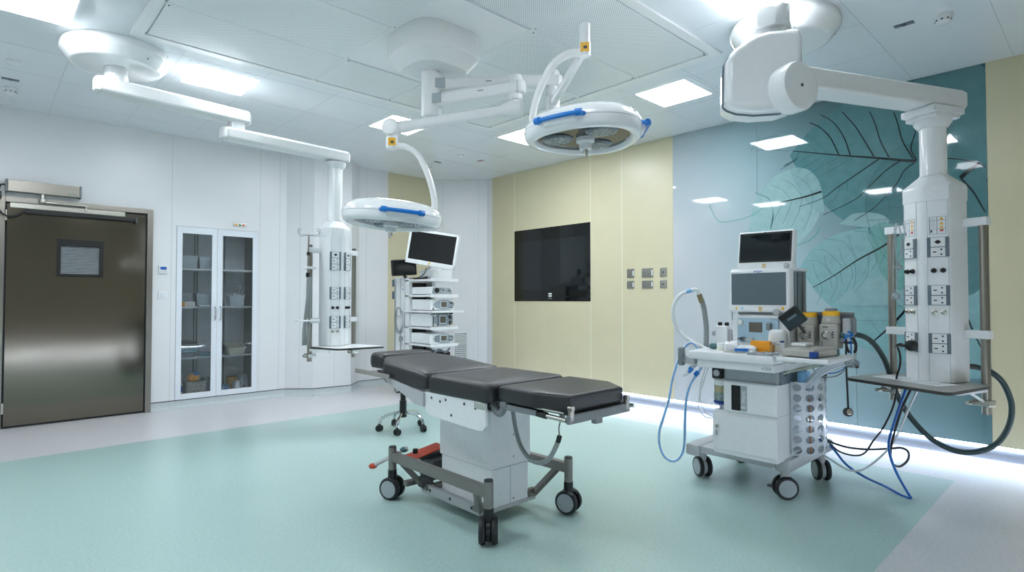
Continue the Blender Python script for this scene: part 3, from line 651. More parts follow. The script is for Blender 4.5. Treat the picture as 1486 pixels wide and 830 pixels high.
def sign(x, y, lab, rot, cs=('slate_grey', 'dark_grey', 'ink_light')):
    M = rz(rot, (x, y, 0)); t = thing('ceiling_indicator', lab, 'indicator', (x, y, 2.99))
    N(cs[0], M).bx(-.055, .055, -.022, .022, 2.994, 3.0, .002).build('plate', t)
    b = N(cs[1], M); b.bx(-.012, .012, -.018, .018, 2.9925, 2.995, .001); b.build('lens', t)
    b = N(cs[2], M); b.bx(-.045, -.018, -.006, .004, 2.9928, 2.995, .001); b.bx(.018, .045, -.006, .004, 2.9928, 2.995, .001); b.build('marks', t)
sign(4.39, .92, 'small dark indicator plate near the right smoke detector', PI/2)
sign(.166, 6.17, 'small dark indicator plate on the far left ceiling', 0)
sign(4.37, 6.07, 'small dark indicator plate on the far ceiling beside a smoke detector', .2)
sign(4.73, 5.63, 'small grey indicator plate with red marks near the corner of the ceiling', PI/2, ('med_grey', 'red', 'red'))
for x, y, r, lab in ((.17, 5.68, .045, 'flat white ceiling disc at the far left of the ceiling'), (4.37, 5.585, .04, 'flat white ceiling disc between the two far indicator plates')):
    tag(N('white_plastic').lathe([(r*.9, 2.985), (r, 2.988), (r, 3.0)], Matrix.Translation((x, y, 0))).build('sprinkler_cover'), lab, 'cover')
t = thing('ceiling_speaker', 'large flat round ceiling speaker above the steel door', 'speaker', (.13, 6.8, 2.98))
N('laminate_white').lathe([(.13, 2.99), (.15, 2.994), (.155, 3.0)], Matrix.Translation((.06, 6.86, 0)), 32).build('grille', t); N('mid_grey').lathe([(.01, 2.987), (.01, 2.99)], Matrix.Translation((.06, 6.86, 0)), 10).build('badge', t)
# laminar-flow diffuser
A0, A1, A2, A3 = .72, 3.93, 1.94, 4.53
t = thing('airflow_diffuser', 'large perforated metal air diffuser field on the ceiling', 'vent', ((A0+A1)/2, (A2+A3)/2, 3.0))
b = N('diffuser_frame'); f = .07
b.bx(A0, A1, A2, A2+f, 2.985, 3.0, .002); b.bx(A0, A1, A3-f, A3, 2.985, 3.0, .002); b.bx(A0, A0+f, A2+f, A3-f, 2.985, 3.0, .002); b.bx(A1-f, A1, A2+f, A3-f, 2.985, 3.0, .002); b.build('frame', t)
xs = [A0+f, 1.97, 2.66, A1-f]; ys = [A2+f, 2.63, 3.25, 3.9, A3-f]
for i in range(3):
    for j in range(4):
        x0, x1, y0, y1 = xs[i]+.014, xs[i+1]-.014, ys[j]+.012, ys[j+1]-.012
        if i == 1 and j in (1, 2): continue
        N('perforated').bx(x0, x1, y0, y1, 2.989, 3.0, .003).build('perforated_panel', t)
for x in xs[1:-1]: N('diffuser_frame').bx(x-.016, x+.016, A2+f, A3-f, 2.9875, 3.0, .002).build('rail', t)
for y in ys[1:-1]:
    N('diffuser_frame').bx(xs[0], xs[1]-.016, y-.012, y+.012, 2.988, 3.0, .002).build('rail', t); N('diffuser_frame').bx(xs[2]+.016, xs[3], y-.012, y+.012, 2.988, 3.0, .002).build('rail', t)
N('diffuser_frame').bx(xs[1]+.016, xs[2]-.016, 2.645, 3.885, 2.989, 3.0, .002).build('mount_plate', t)
b = N('black_plastic')
for x in xs:
    for y in ys: b.lathe([(.005, 2.9855), (.005, 2.989)], Matrix.Translation((x+.03*(-1 if x > 3 else 1), y+.02, 0)), 8); b.lathe([(.005, 2.9855), (.005, 2.989)], Matrix.Translation((x-.0*(1), y-.03*(1 if y > 2.1 else -1), 0)), 8)
b.build('screw', t)
# ================================================================ CEILING PENDANTS
def arm_prof(w, h):      # rounded box section
    return [(-w/2, -h/2+.02), (-w/2+.012, -h/2+.004), (-w/2+.03, -h/2), (w/2-.03, -h/2), (w/2-.012, -h/2+.004), (w/2, -h/2+.02), (w/2, h/2-.03), (w/2-.025, h/2-.006), (w/2-.045, h/2), (-w/2+.045, h/2), (-w/2+.025, h/2-.006), (-w/2, h/2-.03)]
def beam(m, a, c, w, h, over0=.06, over1=.06, parent=None, name='arm', cap=True):
    a, c = Vector(a), Vector(c); d = (c-a).normalized(); s = d.cross(Vector((0, 0, 1))).normalized(); u = s.cross(d)
    L = (c-a).length; P = arm_prof(w, h); b = N(m); rings = []
    ends = [(-over0-.035, .35), (-over0-.028, .68), (-over0-.012, .9), (-over0, 1.0)] if cap else [(-over0, 1)]
    ends += [(L+over1, 1.0), (L+over1+.012, .9), (L+over1+.028, .68), (L+over1+.035, .35)] if cap else [(L+over1, 1)]
    for t, k in ends: rings.append([a+d*t+s*(x*k)+u*(y*(k*.5+.5)) for x, y in P])
    b.loft(rings); o = b.build(name, parent, ang=40)
    bb = N('med_grey')
    for t in (-over0-.001, L+over1+.001):
        R = [[a+d*(t-.001)+s*x*1.006+u*y*1.006 for x, y in P], [a+d*(t+.001)+s*x*1.006+u*y*1.006 for x, y in P]]; bb.loft(R)
    bb.build('cap_seam', o); return o
def canopy(x, y, t, r=.335, squash=1):
    b = N('white_gloss'); M = Matrix.Translation((x, y, 0))
    b.lathe([(r*.74, 2.866), (r*.79, 2.868), (r*.83, 2.874), (r*.96, 2.925), (r*.99, 2.94), (r, 2.955), (r*.985, 2.985), (r*.97, 3.0)], M, 64); o = b.build('ceiling_cover', t)
    b = N('mid_grey'); a = -.6
    for s in (0, PI): b.box((0, 0, 0), (.003, .012, .0), 0)
    for k in range(4): b.sphere((x+r*.9*math.cos(k*PI/2+.5), y+r*.9*math.sin(k*PI/2+.5), 2.901), .006, u=8, v=6)
    b.build('cover_screw', o); return o
def outlet(b2, root, M, n, kinds):
    """vertical plate of n modules; M: x across, y up, z out of the face; centre"""
    h = .0575*n; w = .105
    p = N('slate_grey', M).bx(-w/2, w/2, -h/2, h/2, 0, .006, .002).build('socket_plate', root)
    for k in range(n):
        y = h/2-.0575*(k+.5)
        N('white_plastic', M).bx(-.034, .034, y-.0265, y+.0265, .005, .011, .002).build('socket', p)
        b = N('black_plastic', M)
        if kinds[k] == 's':
            for sx, sy, dw, dh in ((-.016, 0, .016, .006), (.016, .014, .008, .009), (.016, -.014, .008, .009)): b.bx(sx-dw/2, sx+dw/2, y+sy-dh/2, y+sy+dh/2, .0105, .0118)
        else: b.lathe([(.011, .0), (.011, .004), (.007, .005)], M=Matrix.Translation((0, y, .0095)), seg=12); b.bx(-.014, .014, y-.005, y+.005, .0105, .0135, .001)
        b.build('socket_holes', p)
def ports(root, M, m, n=2, r=.0115):
    for k in range(n):
        x = (k-(n-1)/2)*.043
        N(m, M).lathe([(r*1.25, 0), (r*1.25, .005), (r, .006), (r, .016), (r*.6, .018), (r*.5, .01), (.001, .01)], M=Matrix.Translation((x, 0, 0)), seg=14).build('gas_port', root)
def head(t, axis, ang, w, zb, zt, ztube, rows, labels, dep=1.):
    """service column: returns the frame of the column (x left seen from the front, y front)"""
    n = Vector((math.cos(ang), math.sin(ang), 0)); x = Vector((n.y, -n.x, 0))
    F = Matrix((x, n, Vector((0, 0, 1)))).transposed().to_4x4(); F.translation = Vector((axis[0], axis[1], 0))
    h = w/2; k = .4; fx = h-.012; f0 = .145*dep; f1 = f0-(fx-.03)*k
    poly = [(-.03, f0), (.03, f0), (fx, f1), (h, f1-.03), (h, -.08*dep), (h-.02, -.13*dep), (h-.06, -.15*dep), (-h+.06, -.15*dep), (-h+.02, -.13*dep), (-h, -.08*dep), (-h, f1-.03), (-fx, f1)]
    N('med_white').prism(poly, zt-zb, F, zb).build('service_column', t)
    def sc(s, o=0): return [(px*s+o*(1 if px > 0 else -1), py*s+o*(1 if py > 0 else -1)) for px, py in poly]
    b = N('white_plastic'); rings = []
    for z, s in ((zt-.055, 1.025), (zt+.02, 1.03), (zt+.035, 1.0), (zt+.1, .5), (zt+.115, .44)): rings.append([F @ Vector((px*s, py*s, z)) for px, py in poly])
    b.loft(rings); b.build('column_shoulder', t)
    b = N('white_gloss', F); r = .068; b.lathe([(r, zt+.1), (r, ztube)], seg=32); b.build('drop_tube', t)
    b = N('white_plastic', F); b.lathe([(r*1.1, ztube-.06), (r*1.4, ztube-.03), (r*1.45, ztube)], seg=32); b.build('tube_collar', t)
    for s in (1, -1):
        tx = Vector((s*-1*(fx-.03), f0-f1, 0)).normalized()*(1)           # along the face towards the middle
        a, c = Vector((s*.03, f0, 0)), Vector((s*fx, f1, 0)); e = (a-c).normalized()*(1 if s > 0 else -1)   # x axis of the face, pointing image-right
        e = (c-a).normalized() if s < 0 else (a-c).normalized()
        out = Vector((e.y, -e.x, 0));
        if out.y < 0: out = -out
        up = Vector((0, 0, 1)); mid = (a+c)/2
        def FM(z):
            m = Matrix((up.cross(out), up, out)).transposed().to_4x4(); m.translation = mid+Vector((0, 0, z)); return F @ m
        for kind, z, arg in rows[0 if s > 0 else 1]:
            if kind == 'plate': outlet(None, t, FM(z), len(arg), arg)
            elif kind == 'black': ports(t, FM(z), 'black_plastic')
            elif kind == 'metal': ports(t, FM(z), 'steel_bright', r=.012)
            elif kind == 'label':
                p = N('paper', FM(z)).bx(-.042, .042, -.055, .055, 0, .0012).build('safety_label', t)
                b = N('ink_light', FM(z)); 
                for q in ((-.04, -.036, -.05, .05), (-.005, -.002, -.05, .05), (.036, .039, -.05, .05)): b.bx(*q, .0011, .0016)
                for yy in (.05, .03, -.02, -.05): b.bx(-.04, .039, yy-.001, yy+.001, .0011, .0016)
                for yy in range(7): b.bx(-.03, -.012, .04-yy*.008-.0015, .04-yy*.008, .0011, .0016)
                b.use('yellow')
                for yy in (.012, -.008, .04): b.prism([(.008, yy-.008), (.028, yy-.008), (.018, yy+.009)], .0016, None)
                b.use('red').bx(.01, .026, -.035, -.024, .0011, .0017); b.use('black_plastic').bx(-.034, -.026, -.04, -.026, .0011, .0017); b.build('label_print', p)
        bl = N('panel_seam', F @ Matrix())
        for xx in (.03*s, fx*s*.98):
            yy = f0 if abs(xx) < .05 else f1+.002
            bl.bx(xx-.001, xx+.001, yy-.002, yy+.0006, zb, zt-.05)
        bl.build('panel_joint', t)
    return F
def rails(t, F, xs, y, z0, z1, arms):
    for x in xs:
        s = 1 if x > 0 else -1
        N('steel', F).cyl((x, y, z0), (x, y, z1), .0215, seg=24).build('equipment_rail', t)
        N('dark_grey', F).cyl((x, y, z1), (x, y, z1+.012), .0195, seg=20).build('rail_cap', t)
        for z in arms:
            N('white_plastic', F).bx(min(x+s*.028, s*.13), max(x+s*.028, s*.13), y-.026, y+.008 if False else y+.026, z-.024, z+.024, .006).build('rail_bracket', t)
def shelf(t, corners, z, F, edge='laminate_edge', top='laminate'):
    P = [Vector((p[0], p[1], 0)) for p in corners]; out = []
    for i in range(4):
        a, p, c = P[i-1], P[i], P[(i+1) % 4]; r = .05
        d0 = (a-p).normalized(); d1 = (c-p).normalized()
        for k in range(5):
            u = k/4; q0 = p+d0*r*(1-u); q1 = p+d1*r*u; out.append(((q0+(q1-q0)*u).x, (q0+(q1-q0)*u).y))
    o = N(edge).prism(out, .016, None, z-.018).build('shelf', t)
    c = sum(P, Vector())/4
    N(top).prism([(c.x+(x-c.x)*.997, c.y+(y-c.y)*.997) for x, y in out], .0025, None, z-.0022).build('shelf_top', o)
    return o
# ---- left pendant
LPc = (.705, 4.93); J = (1.555, 5.02); LC = (2.469, 5.09)
t = thing('ceiling_pendant', 'far white pendant with sockets hanging by the cupboard, on a two-part arm', 'pendant', (*LPc, 2.95)); PL = t
canopy(*LPc, t)
N('white_gloss').lathe([(.075, 2.7), (.075, 2.87)], Matrix.Translation((*LPc, 0)), 32).build('drop_tube', t)
beam('arm_white', (*LPc, 2.725), (*J, 2.725), .16, .115, .1, .07, t)
N('white_gloss').lathe([(.068, 2.55), (.068, 2.68)], Matrix.Translation((*J, 0)), 28).build('joint', t)
beam('arm_white', (*J, 2.57), (*LC, 2.57), .15, .11, .09, .1, t)
s_ = 's'
rows = [[('plate', 1.555, 'vss'), ('plate', 1.256, 'ss'), ('black', 1.12, 0), ('plate', .985, 'ss'), ('metal', .9, 0)], [('plate', 1.555, 'vss'), ('plate', 1.256, 'ss'), ('black', 1.12, 0), ('plate', .985, 'ss')]]
FL = head(t, LC, math.radians(281), .235, .765, 1.84, 2.5, rows, None, .8)
rails(t, FL, (.225, -.275), -.06, .625, 1.69, (1.655, 1.0))
zL = .762
cs = [PZ(445, 502.5, zL), PZ(491, 506, zL), PZ(560, 502, zL)]; cs.append(cs[0]+cs[2]-cs[1])
shelf(t, [(p.x, p.y) for p in cs], zL, FL, top='laminate_white')
for x in (.225, -.275):
    b = N('steel_bright', FL); b.bx(x-.035, x+.035, -.095, -.025, .66, .7, .004); b.cyl((x-.06, -.06, .68), (x+.065, -.06, .68), .012, seg=12); b.build('shelf_clamp', t)
    b = N('white_plastic', FL); b.bx(x-.012, x+.012, -.08, .24, .722, .744, .003); b.cyl((x, -.03, .69), (x, .1, .728), .007, seg=10); b.build('shelf_bracket', t)
# infusion pole with hooks on the left rail
t = thing('infusion_pole', 'thin steel infusion pole with curled hooks strapped to the far pendant rail', 'pole', tuple(FL @ Vector((.285, -.03, .75))))
b = N('steel', FL); b.cyl((.295, -.02, .78), (.268, -.02, 1.79), .008, seg=12); b.build('pole', t)
b = N('black_plastic', FL); b.cyl((.273, -.02, 1.6), (.272, -.02, 1.63), .014, seg=12); b.cyl((.278, -.02, 1.4), (.277, -.02, 1.44), .016, seg=12); b.build('pole_clamp', t)
N('white_plastic', FL).bx(.195, .29, -.09, .0, 1.475, 1.5, .008).build('strap', t)
for a in (.2, 1.75, 3.3, 4.9):
    M = FL @ Matrix.Translation((.268, -.02, 1.785)) @ Matrix.Rotation(a, 4, 'Z')
    b = N('slate_grey', M); b.tube([(0, 0, 0), (.05, 0, .0), (.09, 0, -.004), (.12, 0, .012), (.135, 0, .035), (.12, 0, .05), (.095, 0, .045)], .002, 6); b.build('hook', t)
t = thing('tubing_bundle', 'grey tubing hanging along the left rail of the far pendant', 'tubing', tuple(FL @ Vector((.29, 0, .78))))
for k, (dx, r) in enumerate(((.0, .011), (.022, .009), (.035, .007))):
    N('hose_grey', FL).tube([(.27+dx*.5, .01, 1.4), (.28+dx, .03, 1.25), (.29+dx*1.4, .03, 1.05), (.3+dx*1.6, .03, .9), (.305+dx*1.3, .02, .785)], r, 8).build('tube', t)
N('white_plastic', FL).bx(.195, .36, -.09, .05, .995, 1.013, .008).build('strap', t)
# ---- right pendant
RPc = (3.835, 1.47); RC = (4.15, .735); zA = 2.36
t = thing('ceiling_pendant', 'large white pendant column at the right, hung from a motorised arm', 'pendant', (*RPc, 2.95)); PR = t
canopy(*RPc, t)
d = Vector((.872, -.488, 0)); BC = Vector((3.30, 1.42, 0)); jz = 2.43
pj = PD(1164, 123, 2.97); pe = Vector((RC[0], RC[1], 0))
dj = (pe-Vector((pj.x, pj.y, 0))); dj.z = 0; dj.normalize()
# motor arm (elbow under the mount) coming towards the room
el = PD(1117, 45, 3.17)
b = N('white_gloss'); N0 = Vector((RPc[0], RPc[1], 2.87)); e0 = Vector((el.x, el.y, 2.78))
b.lathe([(.09, 2.74), (.09, 2.87)], Matrix.Translation((*RPc, 0)), 28)
dd = (e0-Vector((*RPc, 2.78))).normalized(); ss = dd.cross(Vector((0, 0, 1))); L = (e0-Vector((*RPc, 2.78))).length
rings = []
for tt, k, dz in ((-.1, .5, 0), (-.06, .9, 0), (0, 1, 0), (L-.02, 1.02, 0), (L+.05, .98, -.012), (L+.1, .8, -.03), (L+.13, .45, -.05)):
    rings.append([Vector((*RPc, 2.775))+dd*tt+ss*x*k+Vector((0, 0, dz+y*(.4+.6*k))) for x, y in [(px, py) for px, py in arm_prof(.2, .15)]])
b.loft(rings); b.build('upper_arm', t)
N('white_gloss').lathe([(.083, 2.6), (.083, 2.72)], Matrix.Translation((el.x, el.y, 0)), 28).build('joint', t)
# motor block: rounded shield-shaped body, flat sides across the view of the arm
bx = dj; by = Vector((-dj.y, dj.x, 0))                   # along the arm / across it
if by.dot(Vector((-.7, -.7, 0))) < 0: by = -by          # by points to the room centre side (towards the camera)
MB_ = Matrix((bx, Vector((0, 0, 1)), by)).transposed().to_4x4(); MB_.translation = Vector((el.x, el.y, 0))
ab = math.radians(214); nb = Vector((math.cos(ab), math.sin(ab), 0)); xb = Vector((0, 0, 1)).cross(nb)
MBp = MB_.copy()
MBs = Matrix((xb, Vector((0, 0, 1)), nb)).transposed().to_4x4(); MBs.translation = Vector((el.x, el.y, 0))
ol = [(-.255, 2.27), (-.25, 2.5), (-.215, 2.56), (-.15, 2.605), (-.1, 2.635), (-.03, 2.65), (.1, 2.65), (.125, 2.64), (.14, 2.6), (.14, 2.3), (.1, 2.235), (.03, 2.215), (-.1, 2.215), (-.19, 2.23), (-.235, 2.25)]
def shield(b, ol, half, bev):
    cx_, cz_ = sum(p[0] for p in ol)/len(ol), sum(p[1] for p in ol)/len(ol); R = []
    for z, k in ((-half, .8), (-half+bev*.15, .9), (-half+bev*.45, .965), (-half+bev, 1), (half-bev, 1), (half-bev*.45, .965), (half-bev*.15, .9), (half, .8)):
        R.append([MBs @ Vector((cx_+(x-cx_)*k, cz_+(y-cz_)*k, z)) for x, y in ol])
    b.loft(R)
b = N('white_gloss'); shield(b, ol, .15, .07); mo = b.build('motor_housing', t)
b = N('slate_grey'); cz = 2.43
band = [(-.216, 2.562), (-.25, 2.5), (-.255, 2.4), (-.255, 2.27), (-.235, 2.25), (-.19, 2.23), (-.1, 2.215), (.03, 2.215), (.1, 2.235), (.14, 2.3)]
P3 = [MBs @ Vector((x*1.0, y, .045)) for x, y in band]; b.tube(P3, .0085, 6, sm=False)
b.build('housing_seam', mo)
pv = MBp.inverted() @ pj
b = N('white_gloss'); M_ = fr(MBp @ Vector((pv.x, pv.y, pv.z-.104)), by, bx); b.lathe([(.128, 0), (.132, .02), (.132, .085), (.122, .1), (.1, .104)], M_, 48); pvt = b.build('pivot_cover', t)
N('dark_grey').lathe([(.009, .0), (.009, .003)], fr(MBp @ Vector((pv.x, pv.y, pv.z-.001)), by, bx), 12).build('cover_screw', pvt)
c0 = MBp @ Vector((pv.x, 0, pv.z-.1)); zt0 = 2.388; A_ = Vector((c0.x, c0.y, zt0)); off = by*0
E_ = Vector((RC[0], RC[1], zt0+.005))
beam('arm_white', A_, E_, .17, .125, .0, .17, t, 'spring_arm')
dE = (E_-A_).normalized(); sE = dE.cross(Vector((0, 0, 1))); ME = Matrix((dE, sE, Vector((0, 0, 1)))).transposed().to_4x4(); ME.translation = Vector((RC[0], RC[1], 0))
b = N('white_plastic', ME); b.bx(-.13, .13, -.1, .1, zt0-.1, zt0-.058, .008); b.bx(-.1, .1, -.095, .095, zt0-.125, zt0-.095, .008); b.build('brake_block', t)
rows = [[('label', 1.625, 0), ('plate', 1.5, 'vs'), ('black', 1.365, 0), ('plate', 1.222, 'ss'), ('metal', 1.125, 0), ('plate', .945, 'ss')]]*2
FR = head(t, RC, math.radians(161), .27, .725, 1.83, zt0-.11, rows, None, .85)
rails(t, FR, (.285, -.225), -.05, .555, 1.655, (1.64, 1.0))
zR = .722
cs = [PZ(1224, 547, zR), PZ(1377, 570, zR), PZ(1441, 559, zR)]; cs.append(cs[0]+cs[2]-cs[1])
RSH = shelf(t, [(p.x, p.y) for p in cs], zR, FR)
for x in (.285, -.225):
    b = N('steel_bright', FR); b.bx(x-.03, x+.06, -.085, -.015, .6, .635, .004); b.cyl((x+.05, -.05, .617), (x+.05, .04, .617), .011, seg=12); b.build('shelf_clamp', t)
    b = N('white_plastic', FR); b.bx(x-.014, x+.014, -.07, .24, .68, .703, .003); b.cyl((x, -.03, .625), (x, .11, .685), .008, seg=10); b.build('shelf_bracket', t)
# papers on the shelf
c = PZ(1330, 553, zR); ax = (cs[1]-cs[0]); ang = math.atan2(ax.y, ax.x)
for k, (px, py, da, lab) in enumerate(((1306, 549, .05, 'printed paper sheet at the left of the right pendant shelf'), (1348, 556, -.06, 'printed paper sheet at the right of the right pendant shelf'))):
    c = PZ(px, py, zR); M = rz(ang+da, (c.x, c.y, zR+.0008+.0006*k)); p = thing('paper_sheet', lab, 'paper', tuple(M.translation), 'papers on the pendant shelf')
    N('paper', M).bx(-.115, .115, -.085, .085, 0, .0006).build('sheet', p); b = N('ink_light', M)
    for i in range(5): b.bx(-.1, -.02, .06-i*.028, .068-i*.028, .0005, .0008); b.bx(.0, .08-.01*(i % 3), .058-i*.028, .066-i*.028, .0005, .0008)
    b.build('print', p)
# ================================================================ SURGICAL LAMPS
SX, SY = 2.262, 3.19
t = thing('surgical_lamp', 'double white surgical lamp with blue handles under the air diffuser', 'surgical lamp', (SX, SY, 2.95)); SL = t
def rsq(r, n=40, p=.55, rot=0.):
    out = []
    for k in range(n):
        a = 2*PI*k/n; x, y = math.cos(a), math.sin(a); x = math.copysign(abs(x)**p, x)*r; y = math.copysign(abs(y)**p, y)*r
        out.append((x*math.cos(rot)-y*math.sin(rot), x*math.sin(rot)+y*math.cos(rot)))
    return out
b = N('arm_white'); b.loft([[Vector((SX+x, SY+y, z)) for x, y in rsq(r, p=.62)] for r, z in ((.19, 2.752), (.2, 2.757), (.262, 2.83), (.275, 2.855), (.272, 2.989))]); cv = b.build('ceiling_cover', t)
b = N('laminate_white'); b.lathe([(.15, 2.748), (.17, 2.75), (.18, 2.755)], Matrix.Translation((SX, SY, 0)), 32); b.build('cover_plate', cv)
def VZ(py, tt): return HC+(434-py)/824*tt
N('arm_white').lathe([(.03, 2.44), (.062, 2.445), (.068, 2.46), (.068, 2.745), (.07, 2.752)], Matrix.Translation((SX-.02, SY-.0, 0)), 28).build('axis_stack', t)
SXa = SX-.02
ex1 = Vector((2.80, 2.575)); ex2 = Vector((2.49, 2.615))
for (e, z, w) in ((ex1, 2.665, .1), (ex2, 2.555, .105)):
    o = beam('arm_white', (SXa, SY, z), (e.x, e.y, z), .1, .098, -.02, .03, t, 'swing_arm')
    d = Vector((e.x-SXa, e.y-SY, 0)).normalized(); cam = Vector((-d.y, d.x, 0));
    if cam.dot(Vector((-1, -1, 0))) < 0: cam = -cam
    c = Vector((SXa, SY, z))+d*.0
    Mq = Matrix((d, Vector((0, 0, 1)), d.cross(Vector((0, 0, 1))))).transposed().to_4x4(); Mq.translation = c
    sgn = 1 if (Mq.to_3x3() @ Vector((0, 0, 1))).dot(cam) > 0 else -1
    N('med_grey', Mq).bx(.035, .105, -.035, .03, sgn*.05, sgn*.056, .002).build('access_plate', o)
    N('mid_grey', Mq).bx(.38, .42, -.004, .002, sgn*.049, sgn*.0515, .0005).build('marking', o)
N('arm_white').lathe([(.04, 2.47), (.045, 2.475), (.045, 2.615), (.042, 2.63)], Matrix.Translation((ex2.x, ex2.y, 0)), 24).build('arm_end', t)
N('arm_white').lathe([(.034, 2.4), (.036, 2.405), (.036, 2.48)], Matrix.Translation((ex2.x, ex2.y, 0)), 24).build('joint', t)
N('arm_white').lathe([(.04, 2.44), (.045, 2.475), (.045, 2.725), (.04, 2.735)], Matrix.Translation((ex1.x, ex1.y, 0)), 24).build('arm_end', t)
def lampset(C, z0, camang, hang, aang, start, zj, zs, roll, tag_lab, elbow_dir, mirror=1):
    """C: lamp axis (x,y); z0: rim height; hang: handle angles; aang: where the C-arm meets the head"""
    ax, ay = C
    # spring arm from the swing arm to the lamp's drop tube
    a = Vector((start.x, start.y, zs)); e = Vector((ax, ay, zj)); d = (e-a).normalized(); L = (e-a).length
    s = d.cross(Vector((0, 0, 1))).normalized(); u = s.cross(d); rings = []
    for tt, w, h in ((-.05, .025, .035), (-.035, .042, .055), (.02, .045, .06), (.06, .038, .05), (.1, .026, .034), (L-.14, .026, .036), (L-.1, .03, .04), (L-.03, .03, .04), (L-.02, .028, .038)) if mirror else ((0, .02, .03), (.01, .024, .034), (L-.03, .022, .03), (L-.02, .02, .028)):
        rings.append([a+d*tt+s*w*math.cos(2*PI*k/20)+u*h*math.sin(2*PI*k/20) for k in range(20)])
    b = N('arm_white'); b.loft(rings); b.build('spring_arm', t)
    hub = e
    if mirror: N('arm_white').lathe([(.03, -.058), (.05, -.054), (.056, -.04), (.056, .04), (.05, .054), (.03, .058)], fr(hub, s), 28).build('hub', t)
    zl = zj-.125
    if not mirror: zl = zj-.03
    rt_ = .034 if mirror else .029
    b = N('white_plastic'); b.lathe([(rt_, zl-.01), (rt_+.003, zl), (rt_+.003, zl+.06), (rt_, zl+.065), (rt_, zj if mirror else zl+.165)], Matrix.Translation((ax, ay, 0)), 24); dt = b.build('drop_tube', t)
    cdir = Vector((-ax, -ay, 0)).normalized(); Ml = fr((ax+cdir.x*(rt_+.001), ay+cdir.y*(rt_+.001), zl+.03), (cdir.x, cdir.y, 0), (-cdir.y, cdir.x, 0))
    b = N('yellow'); b.bx(-.024, .024, -.024, .024, -.004, .006, .001, M=Ml); b.use('ink').bx(-.008, .012, -.012, .004, .005, .0068, M=Ml); b.build('warning_label', dt)
    av = Vector((math.cos(aang), math.sin(aang), 0)); cz = Vector((ax, ay, 0)); up = Vector((0, 0, 1)); Ht = zl+.01-(z0+.01)
    pts = [cz+av*.02+up*(zl+.012), cz+av*.1+up*(zl+.0), cz+av*.18+up*(zl-.06), cz+av*.245+up*(zl-.06-(Ht-.06)*.33), cz+av*.283+up*(zl-.06-(Ht-.06)*.68), cz+av*.283+up*(z0+.03)]
    P = smooth(pts, 8); side = av.cross(up); rings = []
    for i, p in enumerate(P):
        dd = (P[min(i+1, len(P)-1)]-P[max(i-1, 0)]).normalized(); nn = side.cross(dd)
        rings.append([p+side*.026*math.copysign(abs(math.cos(q))**.7, math.cos(q))+nn*.019*math.copysign(abs(math.sin(q))**.7, math.sin(q)) for q in [2*PI*k/16 for k in range(16)]])
    N('arm_white').loft(rings).build('curved_arm', t)
    # lamp head
    R0 = .318; ph = hang[0]+PI/3
    M = Matrix.Translation((ax, ay, z0)) @ roll
    def ring(k, z, dimp=.05, n=72): return [M @ Vector((R0*k*(1+dimp*math.cos(3*(2*PI*i/n-ph)))*math.cos(2*PI*i/n), R0*k*(1+dimp*math.cos(3*(2*PI*i/n-ph)))*math.sin(2*PI*i/n), z)) for i in range(n)]
    b = N('white_gloss')
    b.loft([ring(.55, .098), ring(.72, .094), ring(.86, .078), ring(.95, .052), ring(.99, .028), ring(1., .008), ring(.985, -.02), ring(.95, -.038), ring(.9, -.046), ring(.84, -.047), ring(.8, -.04), ring(.78, -.02)]); hd = b.build('lamp_head', t, ang=50)
    b = N('lamp_under'); b.loft([ring(.5, -.0205), ring(.7, -.0215), ring(.785, -.024)][::-1]); b.loft([ring(.3, -.018), ring(.786, -.019)]); un = b.build('lamp_glass', hd)
    for k in range(3):
        a_ = ph+2*PI*k/3; cx_, cy_ = .15*math.cos(a_), .15*math.sin(a_)
        b = N('led_lens', M); b.lathe([(.02, -.038), (.075, -.036), (.085, -.028), (.085, -.018)], Matrix.Translation((cx_, cy_, 0)), 28); b.build('light_pod', un)
        b = N('clear_plastic', M)
        for rr, nn in ((0, 1), (.028, 6), (.058, 11)):
            for q in range(nn): b.sphere((cx_+rr*math.cos(2*PI*q/nn), cy_+rr*math.sin(2*PI*q/nn), -.037), .009, (1, 1, .5), u=8, v=6)
        b.build('lens', un)
    b = N('white_plastic', M); b.lathe([(.05, -.02), (.05, -.045), (.034, -.055), (.034, -.085), (.026, -.088)], seg=24); b.build('handle_holder', hd)
    N('steel_bright', M).lathe([(.014, -.085), (.014, -.1), (.01, -.118), (.006, -.128)], seg=16).build('centre_handle', hd)
    b = N('mid_grey', M); b.loft([[Vector((R0*1.001*kk*(1+.05*math.cos(3*(2*PI*i/72-ph)))*math.cos(2*PI*i/72), R0*1.001*kk*(1+.05*math.cos(3*(2*PI*i/72-ph)))*math.sin(2*PI*i/72), z)) for i in range(72)] for z, kk in ((.009, 1.0), (.0115, .9995))], caps=False); b.build('housing_seam', hd)
    for a_ in hang:
        Mh = M @ Matrix.Rotation(a_, 4, 'Z'); r = R0*.955
        b = N('blue', Mh)
        b.tube([(r-.025, -.128, .012), (r+.01, -.115, .012), (r+.021, -.06, .012), (r+.023, 0, .012), (r+.021, .06, .012), (r+.01, .115, .012), (r-.025, .128, .012)], .0115, 10, 6, rib=.06)
        for s_2 in (-1, 1): b.cyl((r+.018, s_2*.098, .012), (r+.008, s_2*.132, .012), .0175, bev=.003)
        b.build('side_handle', hd)
        N('white_gloss', Mh).box((r-.02, 0, .0), (.06, .2, .05), .02, seg=3).build('handle_recess', hd)
    return hd
LR = lambda ang, ax_: Matrix.Rotation(ang, 4, Vector(ax_))
cam1 = (.563, .827)
h1 = math.radians(251); lampset((1.955, 3.225), 1.722, 0, [h1, h1+2*PI/3], math.radians(311), ex2, 2.315, 2.42, LR(math.radians(-3.5), (-.563, -.827, 0)), '', None)
